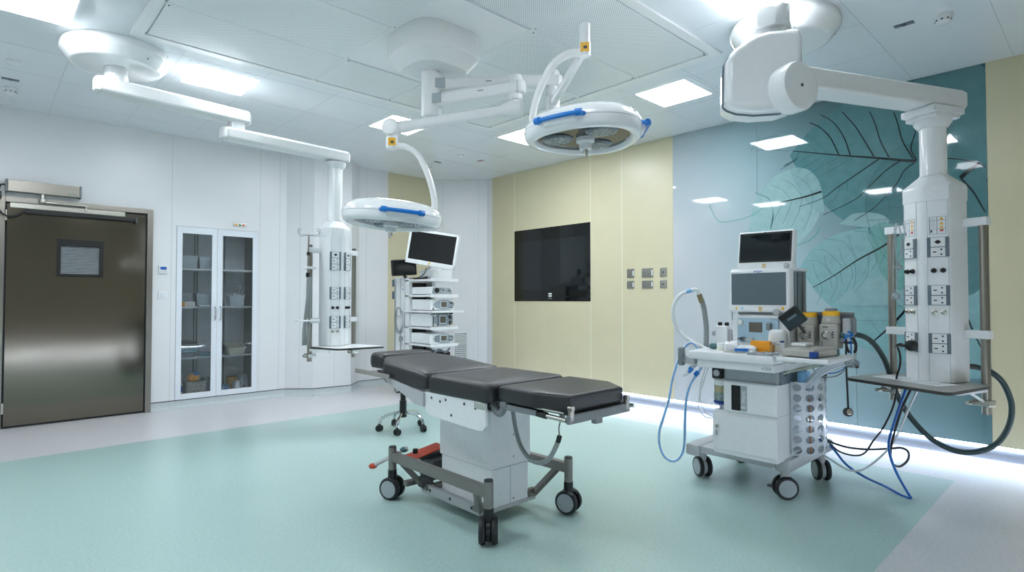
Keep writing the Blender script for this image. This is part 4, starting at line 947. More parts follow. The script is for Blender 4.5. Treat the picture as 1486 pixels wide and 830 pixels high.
h2 = math.radians(194); lampset((2.395, 1.965), 2.1, 0, [h2, h2+2*PI/3, h2-2*PI/3], math.radians(134), ex1, 2.565, 2.52, LR(math.radians(1.5), (-.77, -.64, 0)), '', None, 0)
# ================================================================ OPERATING TABLE
t = thing('operating_table', 'black cushioned operating table on a white column with a grey wheeled base', 'operating table', (2.15, 2.55, 0)); OT = t
BX0, BX1, BYa, BYb = 1.845, 2.44, 2.12, 3.01
b = N('frame_grey')
for x in (BX0, BX1): b.bx(x-.02, x+.02, BYa, BYb, .222, .278, .006)
for y in (2.36, 2.74): b.bx(BX0, 2.03, y-.02, y+.02, .1, .13, .003) if False else None
for x, s in ((BX0, 1), (BX1, -1)):
    for y0, y1 in ((2.22, 2.31), (2.9, 2.8)):
        a = Vector((x, y0, .225)); c = Vector((x+s*.09, y1, .09)); M = fr((a+c)/2, c-a, (0, 1, 0)); b.box((0, 0, 0), (.035, .028, (c-a).length+.02), .004, M)
b.bx(BX0, 2.06, 2.86, 2.9, .1, .13, .004); b.bx(BX0+.07, BX1-.07, 2.31, 2.345, .085, .112, .004); b.bx(BX0+.07, BX1-.07, 2.76, 2.795, .085, .112, .004)
b.build('base_frame', t)
b = N('base_grey'); b.bx(1.925, 1.955, 2.3, 2.83, .065, .115, .004); b.use('black_plastic')
for y in (2.36, 2.55, 2.74): b.cyl((1.924, y, .092), (1.93, y, .092), .009, seg=12)
b.use('base_grey').bx(1.955, 2.35, 2.3, 2.8, .055, .075, .004); b.build('base_plate', t)
def caster(root, x, y, ang, r=.066, w=.03, gap=.034, top=.2, face='med_grey', body='black_plastic', nm='caster'):
    d = Vector((math.cos(ang), math.sin(ang), 0)); f = Vector((-d.y, d.x, 0))
    h = N(body); h.cyl((x, y, r*1.7), (x, y, top), .028, .026, bev=.003)
    M = fr((x, y, r), d, f)
    h.lathe([(r*.72, -gap*.42), (r*.8, -gap*.3), (r*.8, gap*.3), (r*.72, gap*.42)], M, 28)
    c = h.build(nm, root)
    for s in (-1, 1):
        z0 = s*gap*.5; z1 = s*(gap*.5+w)
        prof = [(r*.6, z0), (r*.93, z0), (r, z0+(z1-z0)*.25), (r, z0+(z1-z0)*.7), (r*.92, z1), (r*.8, z1)]
        wh = N('black_rubber').lathe(prof, M, 32).build('wheel', c)
        N(face).lathe([(.003, z1+s*.001), (r*.74, z1+s*.001), (r*.8, z1-s*.002)], M, 32).build('hub_cap', wh)
    return c
for x, y, a in ((BX0, BYa+.01, -.75), (BX0-.005, BYb, math.radians(205)), (BX1, BYa+.01, math.radians(197)), (BX1, BYb, .6)):
    N('frame_grey').cyl((x, y, .17), (x, y, .305), .024, seg=20).build('corner_post', t)
    N('black_plastic').cyl((x, y, .3), (x, y, .312), .022, seg=16).build('post_cap', t)
    caster(t, x, y, a, top=.175)
# column
b = N('med_white'); b.bx(2.015, 2.31, 2.3, 2.775, .28, .6, .012); b.build('column_cover', t)
b = N('med_white'); b.bx(2.025, 2.3, 2.31, 2.765, .062, .282, .008); b.build('column_skirt', t)
b = N('panel_seam'); b.bx(2.158, 2.161, 2.3085, 2.312, .07, .28); b.bx(2.02, 2.3, 2.299, 2.3015, .281, .284); b.build('panel_joint', t)
b = N('steel'); 
for z in (.1, .33, .45, .57): b.cyl((2.175, 2.2985, z), (2.175, 2.302, z), .005, seg=8)
b.build('screw', t)
b = N('black_rubber')
for k in range(5): b.bx(2.03+.004*(k % 2), 2.3-.004*(k % 2), 2.315+.004*(k % 2), 2.76-.004*(k % 2), .598+k*.012, .611+k*.012, .003)
b.build('bellows', t)
b = N('base_grey'); b.bx(2.0, 2.34, 2.15, 2.66, .655, .69, .006); b.bx(1.86, 1.9, 2.66, 3.3, .672, .7, .004, M=Matrix.Translation((0, 2.66, .68)) @ Matrix.Rotation(math.radians(4), 4, 'X') @ Matrix.Translation((0, -2.66, -.68))); b.bx(2.42, 2.46, 2.66, 3.3, .672, .7, .004, M=Matrix.Translation((0, 2.66, .68)) @ Matrix.Rotation(math.radians(4), 4, 'X') @ Matrix.Translation((0, -2.66, -.68))); b.build('seat_frame', t)
# sideplates
for x, s in ((1.842, -1), (2.452, 1)):
    P = [(2.14, .572), (2.145, .682), (2.2, .686), (2.665, .682), (2.668, .6), (2.65, .57), (2.61, .555), (2.2, .54), (2.16, .548)]
    o = N('white_plastic').prism([(y, z) for y, z in P], .014, fr((x-.007, 0, 0), (1, 0, 0), (0, 1, 0))).build('side_plate', t)
    b = N('dark_grey')
    for y, z in ((2.22, .65), (2.31, .66), (2.47, .66), (2.52, .645), (2.6, .655), (2.42, .585)): b.cyl((x+s*.0065, y, z), (x+s*.0085, y, z), .008, seg=12)
    b.build('plate_screw', o)
    N('steel_bright').bx(x+s*.005-.004, x+s*.005+.004, 2.145, 2.23, .65, .68, .002).build('plate_clip', o)
def cushion(name, outline, ztop, th, M=None, rc=.035, bev=.035, slope=None, m='leatherette'):
    """padded slab: outline (x, y), rounded edges, soft crown"""
    n = len(outline); cx_, cy_ = sum(p[0] for p in outline)/n, sum(p[1] for p in outline)/n
    dense = []
    for i in range(n):
        p0, p1, p2 = Vector(outline[i-1]), Vector(outline[i]), Vector(outline[(i+1) % n]); r = min(rc, (p1-p0).length*.45, (p2-p1).length*.45)
        a = p1+(p0-p1).normalized()*r; c = p1+(p2-p1).normalized()*r
        for k in range(5):
            u = k/4; q = a*(1-u)**2+p1*2*u*(1-u)+c*u*u; dense.append(q)
        nx = p2+(p1-p2).normalized()*min(rc, (p2-p1).length*.45)
        for k in range(1, 6): dense.append(c+(nx-c)*k/6)
    hx, hy = max(abs(q.x-cx_) for q in dense), max(abs(q.y-cy_) for q in dense)
    def off(o): return [(cx_+(q.x-cx_)*(1-o/hx), cy_+(q.y-cy_)*(1-o/hy)) for q in dense]
    lv = [(.02, -th), (.004, -th+.004), (0, -th+.015), (0, -bev), (.004, -bev*.55), (.014, -bev*.2), (bev*.9, -.003), (bev*2.2, .002), (.12, .004)]
    zf = slope or (lambda y: 0)
    R = [[Vector((x, y, ztop+z+zf(y))) for x, y in off(o)] for o, z in lv]
    return N(m).loft(R).build(name, t, ang=50)
X0, X1 = 1.825, 2.395
cushion('back_cushion', [(X0, 2.645), (X1, 2.645), (X1+.005, 3.05), (X1-.06, 3.27), (X0+.1, 3.27), (X0-.0, 3.1)], .785, .095, slope=lambda y: (y-2.645)*.075)
cushion('seat_cushion', [(X0, 2.105), (X1, 2.105), (X1, 2.635), (X0, 2.635)], .785, .1)
cushion('leg_cushion', [(1.9, 1.655), (2.3, 1.655), (2.4, 1.8), (2.4, 2.09), (1.87, 2.09), (1.85, 1.83), (1.862, 1.8)], .775, .075, rc=.01, bev=.012)
cushion('head_cushion', [(1.93, 3.285), (2.34, 3.285), (2.38, 3.4), (2.34, 3.53), (1.98, 3.53), (1.92, 3.42)], .84, .09, bev=.04)
N('black_plastic').bx(1.91, 2.36, 1.67, 2.08, .682, .7, .004).build('leg_board', t); N('black_plastic').bx(1.97, 2.29, 3.3, 3.5, .735, .752, .004).build('head_board', t)
N('black_plastic').bx(1.86, 2.36, 2.68, 3.24, .69, .705, .004, M=Matrix.Translation((0, 2.66, .69)) @ Matrix.Rotation(math.radians(4.3), 4, 'X') @ Matrix.Translation((0, -2.66, -.69))).build('back_board', t)
# back rails, side beams
for x, s in ((1.8, -1), (2.42, 1)):
    N('steel_bright').bx(x-.006, x+.006, 2.98, 3.4, .722, .75, .002).build('side_rail', t)
    b = N('steel')
    for y in (3.03, 3.2): b.cyl((x, y, .737), (x-s*.045, y, .737), .009, seg=10)
    b.build('rail_spacer', t)
    P = [(2.66, .6), (2.66, .675), (3.05, .725), (3.1, .725), (3.05, .7), (2.9, .655), (2.74, .605)]
    N('base_grey').prism(P, .03, fr((x+.02 if s < 0 else x-.05, 0, 0), (1, 0, 0), (0, 1, 0))).build('back_beam', t)
for x in (2.07, 2.24): N('steel_bright').bx(x-.01, x+.01, 3.2, 3.36, .735, .75, .002, M=Matrix()).build('head_bracket', t)
# leg section joints and frame
for x, s in ((1.885, -1), (2.395, 1)):
    b = N('mid_grey'); b.tube([(x-.0, 2.145, .675), (x-.0, 2.12, .645), (x, 2.09, .635), (x, 2.07, .655), (x, 2.07, .69)], .017, 10); b.bx(x-.018, x+.018, 2.03, 2.075, .672, .7, .004); b.build('leg_joint', t)
    b = N('mid_grey'); b.tube([(x, 2.06, .68), (x+.0*s, 1.96, .668), (x-.03*s*0, 1.85, .668), (x+.012*-s*0, 1.79, .668)], .0, 4) if False else None
    b.bx(x-.013, x+.013, 1.83, 2.06, .662, .69, .004); b.build('leg_bar', t)
    N('black_plastic').cyl((x, 1.83, .675), (x, 1.775, .672), .016, seg=14).build('leg_sleeve', t)
    N('steel_bright').cyl((x, 1.79, .672), (x+.02*-s*0, 1.655, .668), .011, seg=14).build('leg_rod', t)
b = N('mid_grey'); b.bx(1.88, 2.33, 1.635, 1.655, .652, .69, .003); b.bx(2.06, 2.11, 1.632, 1.66, .63, .655, .003); b.build('foot_bar', t)
for x in (1.9, 2.31):
    b = N('steel'); b.bx(x-.014, x+.014, 1.634, 1.652, .66, .725, .006); b.cyl((x, 1.63, .72), (x, 1.655, .72), .012, seg=14); b.build('foot_bracket', t)
N('steel_bright').bx(1.868, 1.878, 1.66, 1.83, .698, .706, .001).build('leg_trim', t)
# pedals at the head end
b = N('red_orange'); b.bx(1.905, 2.14, 2.86, 2.98, .262, .268, .002, M=Matrix.Translation((2.0, 2.92, .265)) @ Matrix.Rotation(math.radians(-9), 4, 'Y') @ Matrix.Translation((-2.0, -2.92, -.265)) ); pd = b.build('foot_pedal', t)
b = N('dark_grey'); b.bx(1.95, 2.2, 2.87, 2.97, .235, .258, .004); b.bx(1.99, 2.26, 2.8, 2.94, .12, .235, .006); b.bx(1.9, 1.98, 2.78, 2.83, .1, .16, .004); b.build('pedal_base', t)
b = N('black_plastic'); b.cyl((1.93, 2.9, .275), (1.93, 2.9, .3), .016, seg=12); b.build('pedal_stop', t)
bl = Vector((BX0-.005, BYb+.04, .235))
b = N('base_grey'); b.cyl((BX0, BYb, .235), bl, .014, seg=12)
u = Vector((-.66, .42, -.38)).normalized()
b.loft([[bl+u*q+Vector((0, 0, 1)).cross(u).normalized()*w*math.cos(2*PI*k/12)+u.cross(Vector((0, 0, 1)).cross(u).normalized())*.011*math.sin(2*PI*k/12) for k in range(12)] for q, w in ((-.125, .004), (-.12, .02), (-.05, .018), (0, .022), (.05, .018), (.12, .022), (.128, .004))]); bk = b.build('brake_lever', t)
for q, m in ((.105, 'red_orange'), (-.1, 'teal_rubber')): N(m).sphere(bl+u*q, .026, (1, 1, .62)).build('lever_pad', bk)
# hand control cord
b = N('hose_grey'); A = [PD(744, 594, 3.02), PD(749, 625, 3.0), PD(757, 650, 2.95), PD(772, 668, 2.87), PD(787, 671, 2.8), PD(798, 664, 2.74), PD(806, 650, 2.7), PD(811, 637, 2.68)]
b.tube(A, .0105, 8, 14, rib=.18); hc = b.build('control_cord', t)
b = N('black_plastic'); b.cyl(PD(810, 641, 2.68), PD(812, 633, 2.67), .012, seg=12); b.use('mid_grey').tube([PD(812, 634, 2.67), PD(811, 622, 2.66), PD(813, 612, 2.65), PD(816, 602, 2.64)], .0035, 6); b.bx(-.012, .012, -.01, .01, -.02, .02, .004, M=Matrix.Translation(PD(816, 600, 2.64))); b.build('cord_hook', hc)
# ================================================================ STOOL
sx, sy = 2.86, 4.5
t = thing('swivel_stool', 'black swivel stool on five chrome legs half hidden behind the operating table', 'stool', (sx, sy, 0))
M0 = Matrix.Translation((sx, sy, 0))
N('leatherette').lathe([(.15, .455), (.17, .46), (.178, .475), (.178, .505), (.165, .525), (.13, .535), (.05, .537)], M0, 40).build('seat', t)
N('black_plastic').lathe([(.08, .44), (.16, .448), (.16, .458)], M0, 32).build('seat_pan', t)
N('black_plastic').lathe([(.034, .12), (.034, .15), (.032, .27), (.025, .272), (.024, .44)], M0, 24).build('gas_lift', t)
for k in range(5):
    a = math.radians(224+72*k); d = Vector((math.cos(a), math.sin(a), 0)); p = Vector((sx, sy, 0))
    N('chrome').tube([p+d*.02+Vector((0, 0, .155)), p+d*.08+Vector((0, 0, .158)), p+d*.15+Vector((0, 0, .14)), p+d*.2+Vector((0, 0, .105)), p+d*.212+Vector((0, 0, .07))], .0135, 10).build('leg', t)
    q = p+d*.212; e = Vector((-d.y, d.x, 0)); e = (e*.8+d*.6).normalized(); Mw = fr((q.x, q.y, .029), e)
    b = N('black_plastic')
    for s in (-1, 1): b.lathe([(.012, s*.005), (.027, s*.006), (.029, s*.012), (.028, s*.022), (.02, s*.024)], Mw, 20)
    b.cyl((q.x, q.y, .03), (q.x, q.y, .075), .01, seg=10); b.bx(-.012, .012, -.026, .026, -.02, .006, .004, M=Matrix.Translation((q.x, q.y, .05))); b.build('caster', t)
# ================================================================ ENDOSCOPY TOWER (faces the camera side of the room)
TX, TYf, TYb = 3.905, 5.56, 6.02
t = thing('equipment_tower', 'tall white equipment trolley with stacked units in the far corner', 'trolley', (4.1, 5.95, 0)); ET = t
b = N('med_white'); b.bx(TX+.0, TX+.05, TYb, TYb+.34, .16, 1.475, .006); b.bx(TX+.35, TX+.4, TYb, TYb+.3, .16, 1.42, .006); b.bx(TX+.05, TX+.35, TYb+.26, TYb+.3, .16, 1.42, .004); b.build('back_pillar', t)
b = N('med_grey'); b.bx(TX-.0015, TX+.002, TYb+.09, TYb+.1, .2, 1.46); b.bx(TX-.0015, TX+.002, TYb+.19, TYb+.2, .2, 1.46); b.bx(TX-.0015, TX+.002, TYb+.3, TYb+.34, .2, 1.46); b.build('pillar_groove', t)
b = N('slate_grey'); b.bx(TX-.01, TX+.02, TYb+.345, TYb+.385, 1.36, 1.45, .003); b.bx(TX-.01, TX+.02, TYb+.345, TYb+.385, 1.2, 1.3, .003); b.build('pillar_bracket', t)
b = N('paper'); b.bx(TX-.003, TX, TYb+.11, TYb+.16, 1.3, 1.4); b.use('cable_blue').bx(TX-.0036, TX, TYb+.12, TYb+.15, 1.32, 1.33); b.use('yellow').bx(TX-.0036, TX, TYb+.125, TYb+.145, 1.37, 1.385); b.build('pillar_label', t)
W = .40
for z, dx, f in ((1.415, 0, 0), (1.225, 0, 0), (1.035, -.02, .06), (.835, 0, 0), (.63, 0, 0), (.47, 0, 0)):
    w0, w1 = TX+dx, TX+W-dx*3
    N('white_plastic').bx(w0, w1, TYf-f, TYb+.1, z, z+.026, .006).build('shelf', t)
    if f == 0:
        b = N('white_plastic'); b.bx(w0-.004, w1+.004, TYf-.012, TYf+.004, z-.004, z+.034, .004); b.build('shelf_edge', t)
    N('steel_bright').cyl((TX+.03, TYf+.03, z-.01), (TX+.03, TYf+.03, z+.03), .012, seg=10).build('shelf_peg', t)
b = N('white_plastic'); b.bx(TX, TX+W, TYf-.05, TYb+.36, .12, .17, .012); b.build('base', t)
for x in (TX+.04, TX+W-.04):
    for y in (TYf, TYb+.3): caster(t, x, y, .3, r=.05, w=.02, gap=.02, top=.13)
b = N('black_rubber')
for k in range(6): b.tube([(TX+.1+.03*k, TYb+.2, 1.4-.05*k), (TX+.07+.05*k, TYb+.16, 1.1), (TX+.12, TYb+.18, .8), (TX+.06+.04*k, TYb+.14, .5), (TX+.15, TYb+.2, .2)], .007, 6)
b.build('internal_cable', t)
N('black_plastic').bx(TX+.1, TX+.34, TYb+.12, TYb+.26, .2, 1.41, .004).build('cable_duct', t)
t2 = thing('cable_coil', 'grey cable coil hung on the side of the equipment trolley', 'cable', (TX-.02, TYb+.2, .8))
b = N('hose_grey')
for k in range(4):
    r = .062+.006*k; b.tube([(TX-.015-.004*k, TYb+.2+r*math.cos(a)*1.2, .93+2.1*r*math.sin(a)) for a in [2*PI*i/16 for i in range(17)]], .004, 6, 3)
b.tube([(TX-.02, TYb+.17, .8), (TX-.025, TYb+.15, .72), (TX-.02, TYb+.15, .6), (TX-.02, TYb+.15, .5)], .004, 6); b.sphere((TX-.025, TYb+.155, .7), .03, (.5, 1, 1.5)); b.build('cable', t2)
N('white_plastic').bx(TX-.035, TX, TYb+.17, TYb+.22, 1.0, 1.07, .008).build('cable_hook', t2)
def unit(name, lab, cat, x0, x1, y0, z0, h, dep=.4):
    u = thing(name, lab, cat, ((x0+x1)/2, y0+dep/2, z0)); N('med_white').bx(x0, x1, y0, y0+dep, z0+.006, z0+h, .008).build('housing', u)
    b = N('black_rubber')
    for xx in (x0+.03, x1-.03):
        for yy in (y0+.04, y0+dep-.04): b.cyl((xx, yy, z0), (xx, yy, z0+.008), .012, seg=10)
    b.build('foot', u)
    return u
ux0, ux1 = TX+.03, TX+.365
u = unit('light_source', 'white unit with a round black socket, topmost in the equipment trolley', 'device', ux0-.015, ux1-.03, TYf+.02, 1.252, .095)
yf = TYf+.02
b = N('med_grey'); b.prism([(ux0+.0, 1.262), (ux0+.02, 1.34), (ux1-.07, 1.34), (ux1-.045, 1.315), (ux1-.035, 1.262)], .004, fr((0, yf, 0), (0, -1, 0), (1, 0, 0)) @ Matrix.Diagonal((1, 1, 1, 1))); b.build('front_panel', u)
FXZ = lambda x, z, y=yf: fr((x, y, z), (0, -1, 0), (1, 0, 0))
b = N('black_plastic'); b.lathe([(.028, 0), (.03, .004), (.03, .018), (.022, .022)], FXZ(ux0+.07, 1.305), 24); b.build('lamp_socket', u)
b = N('dark_grey'); b.bx(ux0+.155, ux0+.175, yf-.007, yf, 1.302, 1.32); b.bx(ux0+.235, ux0+.28, yf-.007, yf, 1.295, 1.308); b.build('button', u)
b = N('ink'); b.bx(ux0+.11, ux0+.14, yf-.006, yf, 1.318, 1.328); b.bx(ux0+.24, ux0+.275, yf-.006, yf, 1.318, 1.322); b.build('marking', u)
def panel_front(u, y, z0, h, style):
    cx_ = (ux0+ux1)/2
    el = [(cx_+.02+.15*math.cos(a), z0+h*.52+h*.42*math.sin(a)) for a in [2*PI*k/32 for k in range(32)]]
    N('face_grey_blue').prism(el, .005, FXZ(0, 0, y)).build('front_panel', u)
    b = N('white_plastic'); b.bx(cx_-.035, cx_+.065, y-.009, y, z0+h*.24, z0+h*.84, .002); b.build('display_frame', u)
    N('lcd_brown').bx(cx_-.028, cx_+.058, y-.0105, y-.006, z0+h*.3, z0+h*.78, .001).build('display', u)
    b = N('dark_grey')
    if style == 1: b.lathe([(.011, 0), (.011, .014)], FXZ(cx_+.115, z0+h*.66, y), 14); b.lathe([(.011, 0), (.011, .014)], FXZ(cx_+.145, z0+h*.66, y), 14); b.bx(cx_+.11, cx_+.145, y-.016, y, z0+h*.2, z0+h*.28, .002); b.lathe([(.008, 0), (.008, .01)], FXZ(cx_-.14, z0+h*.16, y), 12)
    if style == 2:
        for zz in (.72, .3): b.lathe([(.024, 0), (.026, .008), (.02, .03)], FXZ(cx_+.128, z0+h*zz, y), 16)
        b.bx(cx_-.13, cx_-.12, y-.008, y, z0+.01, z0+h*.85); b.bx(cx_-.06, cx_-.05, y-.008, y, z0+.01, z0+h*.9)
        for k in range(14): b.box((cx_-.15+.024*k, y+.02, z0+h-.006), (.014, .05, .022), .003)
        b.use('chrome')
        for zz in (.72, .3): b.lathe([(.012, .03), (.01, .036)], FXZ(cx_+.128, z0+h*zz, y), 12)
    if style == 3:
        for k in range(6): b.lathe([(.008, 0), (.008, .008)], FXZ(cx_-.1+.035*(k % 2), z0+h*(.3+.2*(k//2)), y), 10)
        for k in range(4): b.lathe([(.01, 0), (.01, .008)], FXZ(cx_+.1+.035*(k % 2), z0+h*(.35+.3*(k//2)), y), 10)
    b.build('controls', u)
u = unit('insufflator', 'white unit with a brown display and two black dots, second in the trolley', 'device', ux0-.01, ux1+.005, TYf+.03, 1.062, .135); panel_front(u, TYf+.03, 1.062, .135, 1)
u = unit('endoscope_processor', 'white unit with two round knobs, third in the equipment trolley', 'device', ux0-.02, ux1-.02, TYf+.05, .862, .165); panel_front(u, TYf+.05, .862, .165, 2)
u = unit('irrigation_pump', 'white unit with an oval grey face, lowest in the equipment trolley', 'device', ux0-.02, ux1-.02, TYf+.03, .657, .13); panel_front(u, TYf+.03, .657, .13, 3)
u = thing('black_device', 'black tangled device on the bottom shelf of the equipment trolley', 'device', (TX+.2, TYf+.15, .497))
b = N('black_plastic'); b.bx(TX+.08, TX+.34, TYf+.05, TYf+.35, .497, .56, .02); b.build('body', u); b = N('slate_grey'); b.tube([(TX+.05, TYf+.02, .54), (TX+.12, TYf+.0, .6), (TX+.22, TYf+.0, .56), (TX+.3, TYf+.02, .6)], .012, 8); b.build('cable', u)
u = thing('white_box', 'plain white box on top of the equipment trolley under the monitor', 'box', (TX+.25, TYf+.2, 1.441))
N('med_white').bx(TX+.085, TX+.36, TYf+.06, TYf+.36, 1.4415, 1.555, .01).build('housing', u); N('dark_grey').bx(TX+.36, TX+.365, TYf+.08, TYf+.12, 1.46, 1.53, .002).build('side_port', u)
# monitor on the tower
mc = PD(626.5, 361, 6.75); u = thing('display_monitor', 'large white-framed tilted monitor on top of the equipment trolley', 'monitor', tuple(mc))
tl, tr_, br = PD(593.5, 331.5, 6.82), PD(665, 342, 6.62), PD(660, 391.5, 6.62)
xd = (tr_-tl).normalized(); yd = (tr_-br); yd = (yd-xd*yd.dot(xd)).normalized(); MM = Matrix((xd, yd, xd.cross(yd))).transposed().to_4x4(); MM.translation = mc
wM, hM = (tr_-tl).length, (tr_-br).length*1.03
b = N('white_plastic', MM); e = .034
b.bx(-wM/2, wM/2, -hM/2, hM/2, -.05, -.004, .012); b.bx(-wM/2, wM/2, hM/2-e*.8, hM/2, -.02, .004, .004); b.bx(-wM/2, wM/2, -hM/2, -hM/2+e*1.5, -.02, .004, .004); b.bx(-wM/2, -wM/2+e*.9, -hM/2, hM/2, -.02, .004, .004); b.bx(wM/2-e*.8, wM/2, -hM/2, hM/2, -.02, .004, .004); b.build('frame', u)
N('screen_black', MM).bx(-wM/2+e*.8, wM/2-e*.7, -hM/2+e*1.4, hM/2-e*.7, -.003, .0005).build('screen', u)
b = N('yellow', MM); b.bx(-.012, .012, -hM/2+.014, -hM/2+.04, .003, .005, .001); b.build('sticker', u)
b = N('med_white'); b.cyl((TX+.2, TYf+.28, 1.56), (mc.x, mc.y+.06, mc.z-.06), .03, seg=16); b.bx(TX+.13, TX+.3, TYf+.2, TYf+.34, 1.556, 1.572, .005); b.build('stand', u)
b = N('black_rubber'); b.tube([PD(619, 389, 6.75), PD(615, 398, 6.75), PD(606, 403, 6.8), PD(594, 404, 6.9)], .006, 6); b.build('cable', u)
# small black screen behind
mc = PD(586, 388, 7.05); u = thing('small_monitor', 'small black monitor behind the large white-framed one', 'monitor', tuple(mc))
MM = fr(mc, (-.564, -.825, 0), (.728, -.685, 0))
if (MM.to_3x3() @ Vector((0, 1, 0))).z < 0: MM = MM @ Matrix.Rotation(PI, 4, 'Z')
MM = MM @ Matrix.Rotation(.06, 4, 'Z')
b = N('black_plastic', MM); b.bx(-.155, .155, -.1, .1, -.05, 0, .012); b.build('housing', u); N('screen_black', MM).bx(-.125, .14, -.085, .085, -.001, .002).build('screen', u)
b = N('black_plastic'); b.cyl((mc.x+.03, mc.y+.03, mc.z-.1), (TX+.06, TYb+.12, 1.44), .02, seg=12); b.build('stand', u)
u = thing('cable_bundle', 'black cables lying on the left of the trolley top shelf', 'cable', (TX+.06, TYf+.2, 1.441))
b = N('black_rubber')
for k in range(3): b.tube([(TX+.02, TYf+.1+.1*k, 1.45), (TX+.05, TYf+.16, 1.447+.012*k), (TX+.07, TYf+.3-.05*k, 1.45), (TX+.03, TYf+.4, 1.452)], .006, 6)
b.build('cable', u)
# ================================================================ ANAESTHETIC MACHINE
t = thing('anaesthesia_machine', 'white anaesthetic machine on castors with a grey screen, beside the leaf mural', 'medical machine', (3.85, 1.65, 0)); AM = t
b = N('base_grey'); b.bx(3.45, 4.25, 1.885, 1.985, .165, .245, .02); b.bx(3.5, 4.28, 1.335, 1.425, .165, .245, .02); b.bx(3.47, 4.15, 1.42, 1.9, .19, .235, .006); b.build('base_frame', t)
for x, y, a in ((3.6, 1.94, -.62), (3.565, 1.385, math.radians(222)), (4.1, 1.36, .72-PI/2*0-1.6), (4.13, 1.92, .5)): caster(t, x, y, a, r=.068, w=.026, gap=.032, top=.17, body='base_grey')
N('dark_grey').bx(3.47, 3.5, 1.43, 1.455, .075, .088, .003).build('brake_tab', t)
# lower cabinet
b = N('med_white'); b.bx(3.405, 3.9, 1.365, 1.757, .235, .492, .006); b.build('cabinet', t)
dr = N('med_white').bx(3.392, 3.41, 1.36, 1.758, .262, .486, .005).build('drawer', t)
b = N('steel_bright'); b.lathe([(.012, 0), (.012, .006), (.008, .008)], fr((3.393, 1.727, .405), (-1, 0, 0)), 14); b.bx(3.375, 3.387, 1.7265, 1.7275, .395, .41); b.bx(3.379, 3.381, 1.722, 1.732, .35, .385, .001); b.build('lock', dr)
# ventilator section
N('med_white').bx(3.41, 3.9, 1.365, 1.757, .49, .506, .004).build('cabinet_top', t)
b = N('med_white'); b.bx(3.405, 3.9, 1.365, 1.68, .505, .695, .006); b.build('upper_cabinet', t)
up_ = N('med_white').bx(3.39, 3.41, 1.36, 1.683, .51, .69, .005).build('front_cover', t)
N('black_plastic').bx(3.386, 3.395, 1.575, 1.632, .52, .672, .003).build('bellows_window', up_); N('med_grey').bx(3.386, 3.395, 1.535, 1.574, .52, .672, .002).build('name_strip', up_)
Mv = fr((3.3855, 1.5545, .59), (-1, 0, 0), (0, 0, 1)); N('white_plastic').text('E-Vent', .04, Mv).build('lettering', up_)
b = N('white_plastic'); b.bx(3.47, 3.9, 1.683, 1.757, .505, .535, .006); b.build('absorber_ledge', t)
# canister
c = N('white_plastic').lathe([(.05, .655), (.055, .66), (.055, .69), (.045, .7), (.045, .715)], Matrix.Translation((3.46, 1.727, 0)), 28).build('absorber', t)
N('pane').lathe([(.048, .545), (.05, .555), (.05, .655)], Matrix.Translation((3.46, 1.727, 0)), 28).build('canister', c)
N('lime_beads').lathe([(.046, .61), (.046, .655)], Matrix.Translation((3.46, 1.727, 0)), 28).build('lime_filling', c); N('lime_spots').lathe([(.0462, .56), (.0462, .61)], Matrix.Translation((3.46, 1.727, 0)), 28).build('used_filling', c)
N('deep_blue').lathe([(.04, .535), (.05, .54), (.052, .55), (.05, .558)], Matrix.Translation((3.46, 1.727, 0)), 28).build('canister_base', c)
b = N('black_plastic'); b.bx(3.4, 3.5, 1.695, 1.765, .7, .765, .006); b.use('base_grey').lathe([(.02, 0), (.02, .01)], fr((3.399, 1.73, .735), (-1, 0, 0)), 16); b.build('absorber_latch', t)
N('med_grey').bx(3.42, 3.9, 1.365, 1.705, .69, .795, .02).build('neck', t)
b = N('slate_grey'); b.bx(3.45, 3.85, 1.36, 1.375, .69, .8, .003); b.use('dark_grey').cyl((3.42+.1, 1.355, .75), (3.42+.1, 1.37, .75), .01, seg=12); b.use('green_dot').cyl((3.42+.24, 1.355, .765), (3.42+.24, 1.37, .765), .01, seg=12); b.build('side_bracket', t)
# work top
wt = N('white_plastic').bx(3.235, 3.85, 1.313, 1.84, .828, .88, .014).build('worktop', t)
b = N('white_plastic'); b.bx(3.262, 3.85, 1.318, 1.79, .782, .828, .006); f = b.build('pull_out_shelf', t)
N('mid_grey').text('A350', .026, fr((3.2615, 1.365, .803), (-1, 0, 0), (0, -1, 0))).build('lettering', f)
fl = N('white_plastic').bx(3.25, 3.66, 1.035, 1.308, .852, .88, .01).build('side_flap', t)
b = N('steel_bright'); b.bx(3.35, 3.6, 1.25, 1.31, .835, .85, .003); b.cyl((3.42, 1.12, .84), (3.42, 1.33, .77), .01, seg=10); b.build('flap_stay', t)
b = N('mid_grey'); b.bx(3.36, 3.4, 1.945, 1.985, .765, .885, .012); b.bx(3.365, 3.395, 1.75, 1.95, .785, .825, .006); b.use('base_grey').bx(3.35, 3.4, 1.86, 1.92, .78, .85, .006); b.build('side_rail', t)
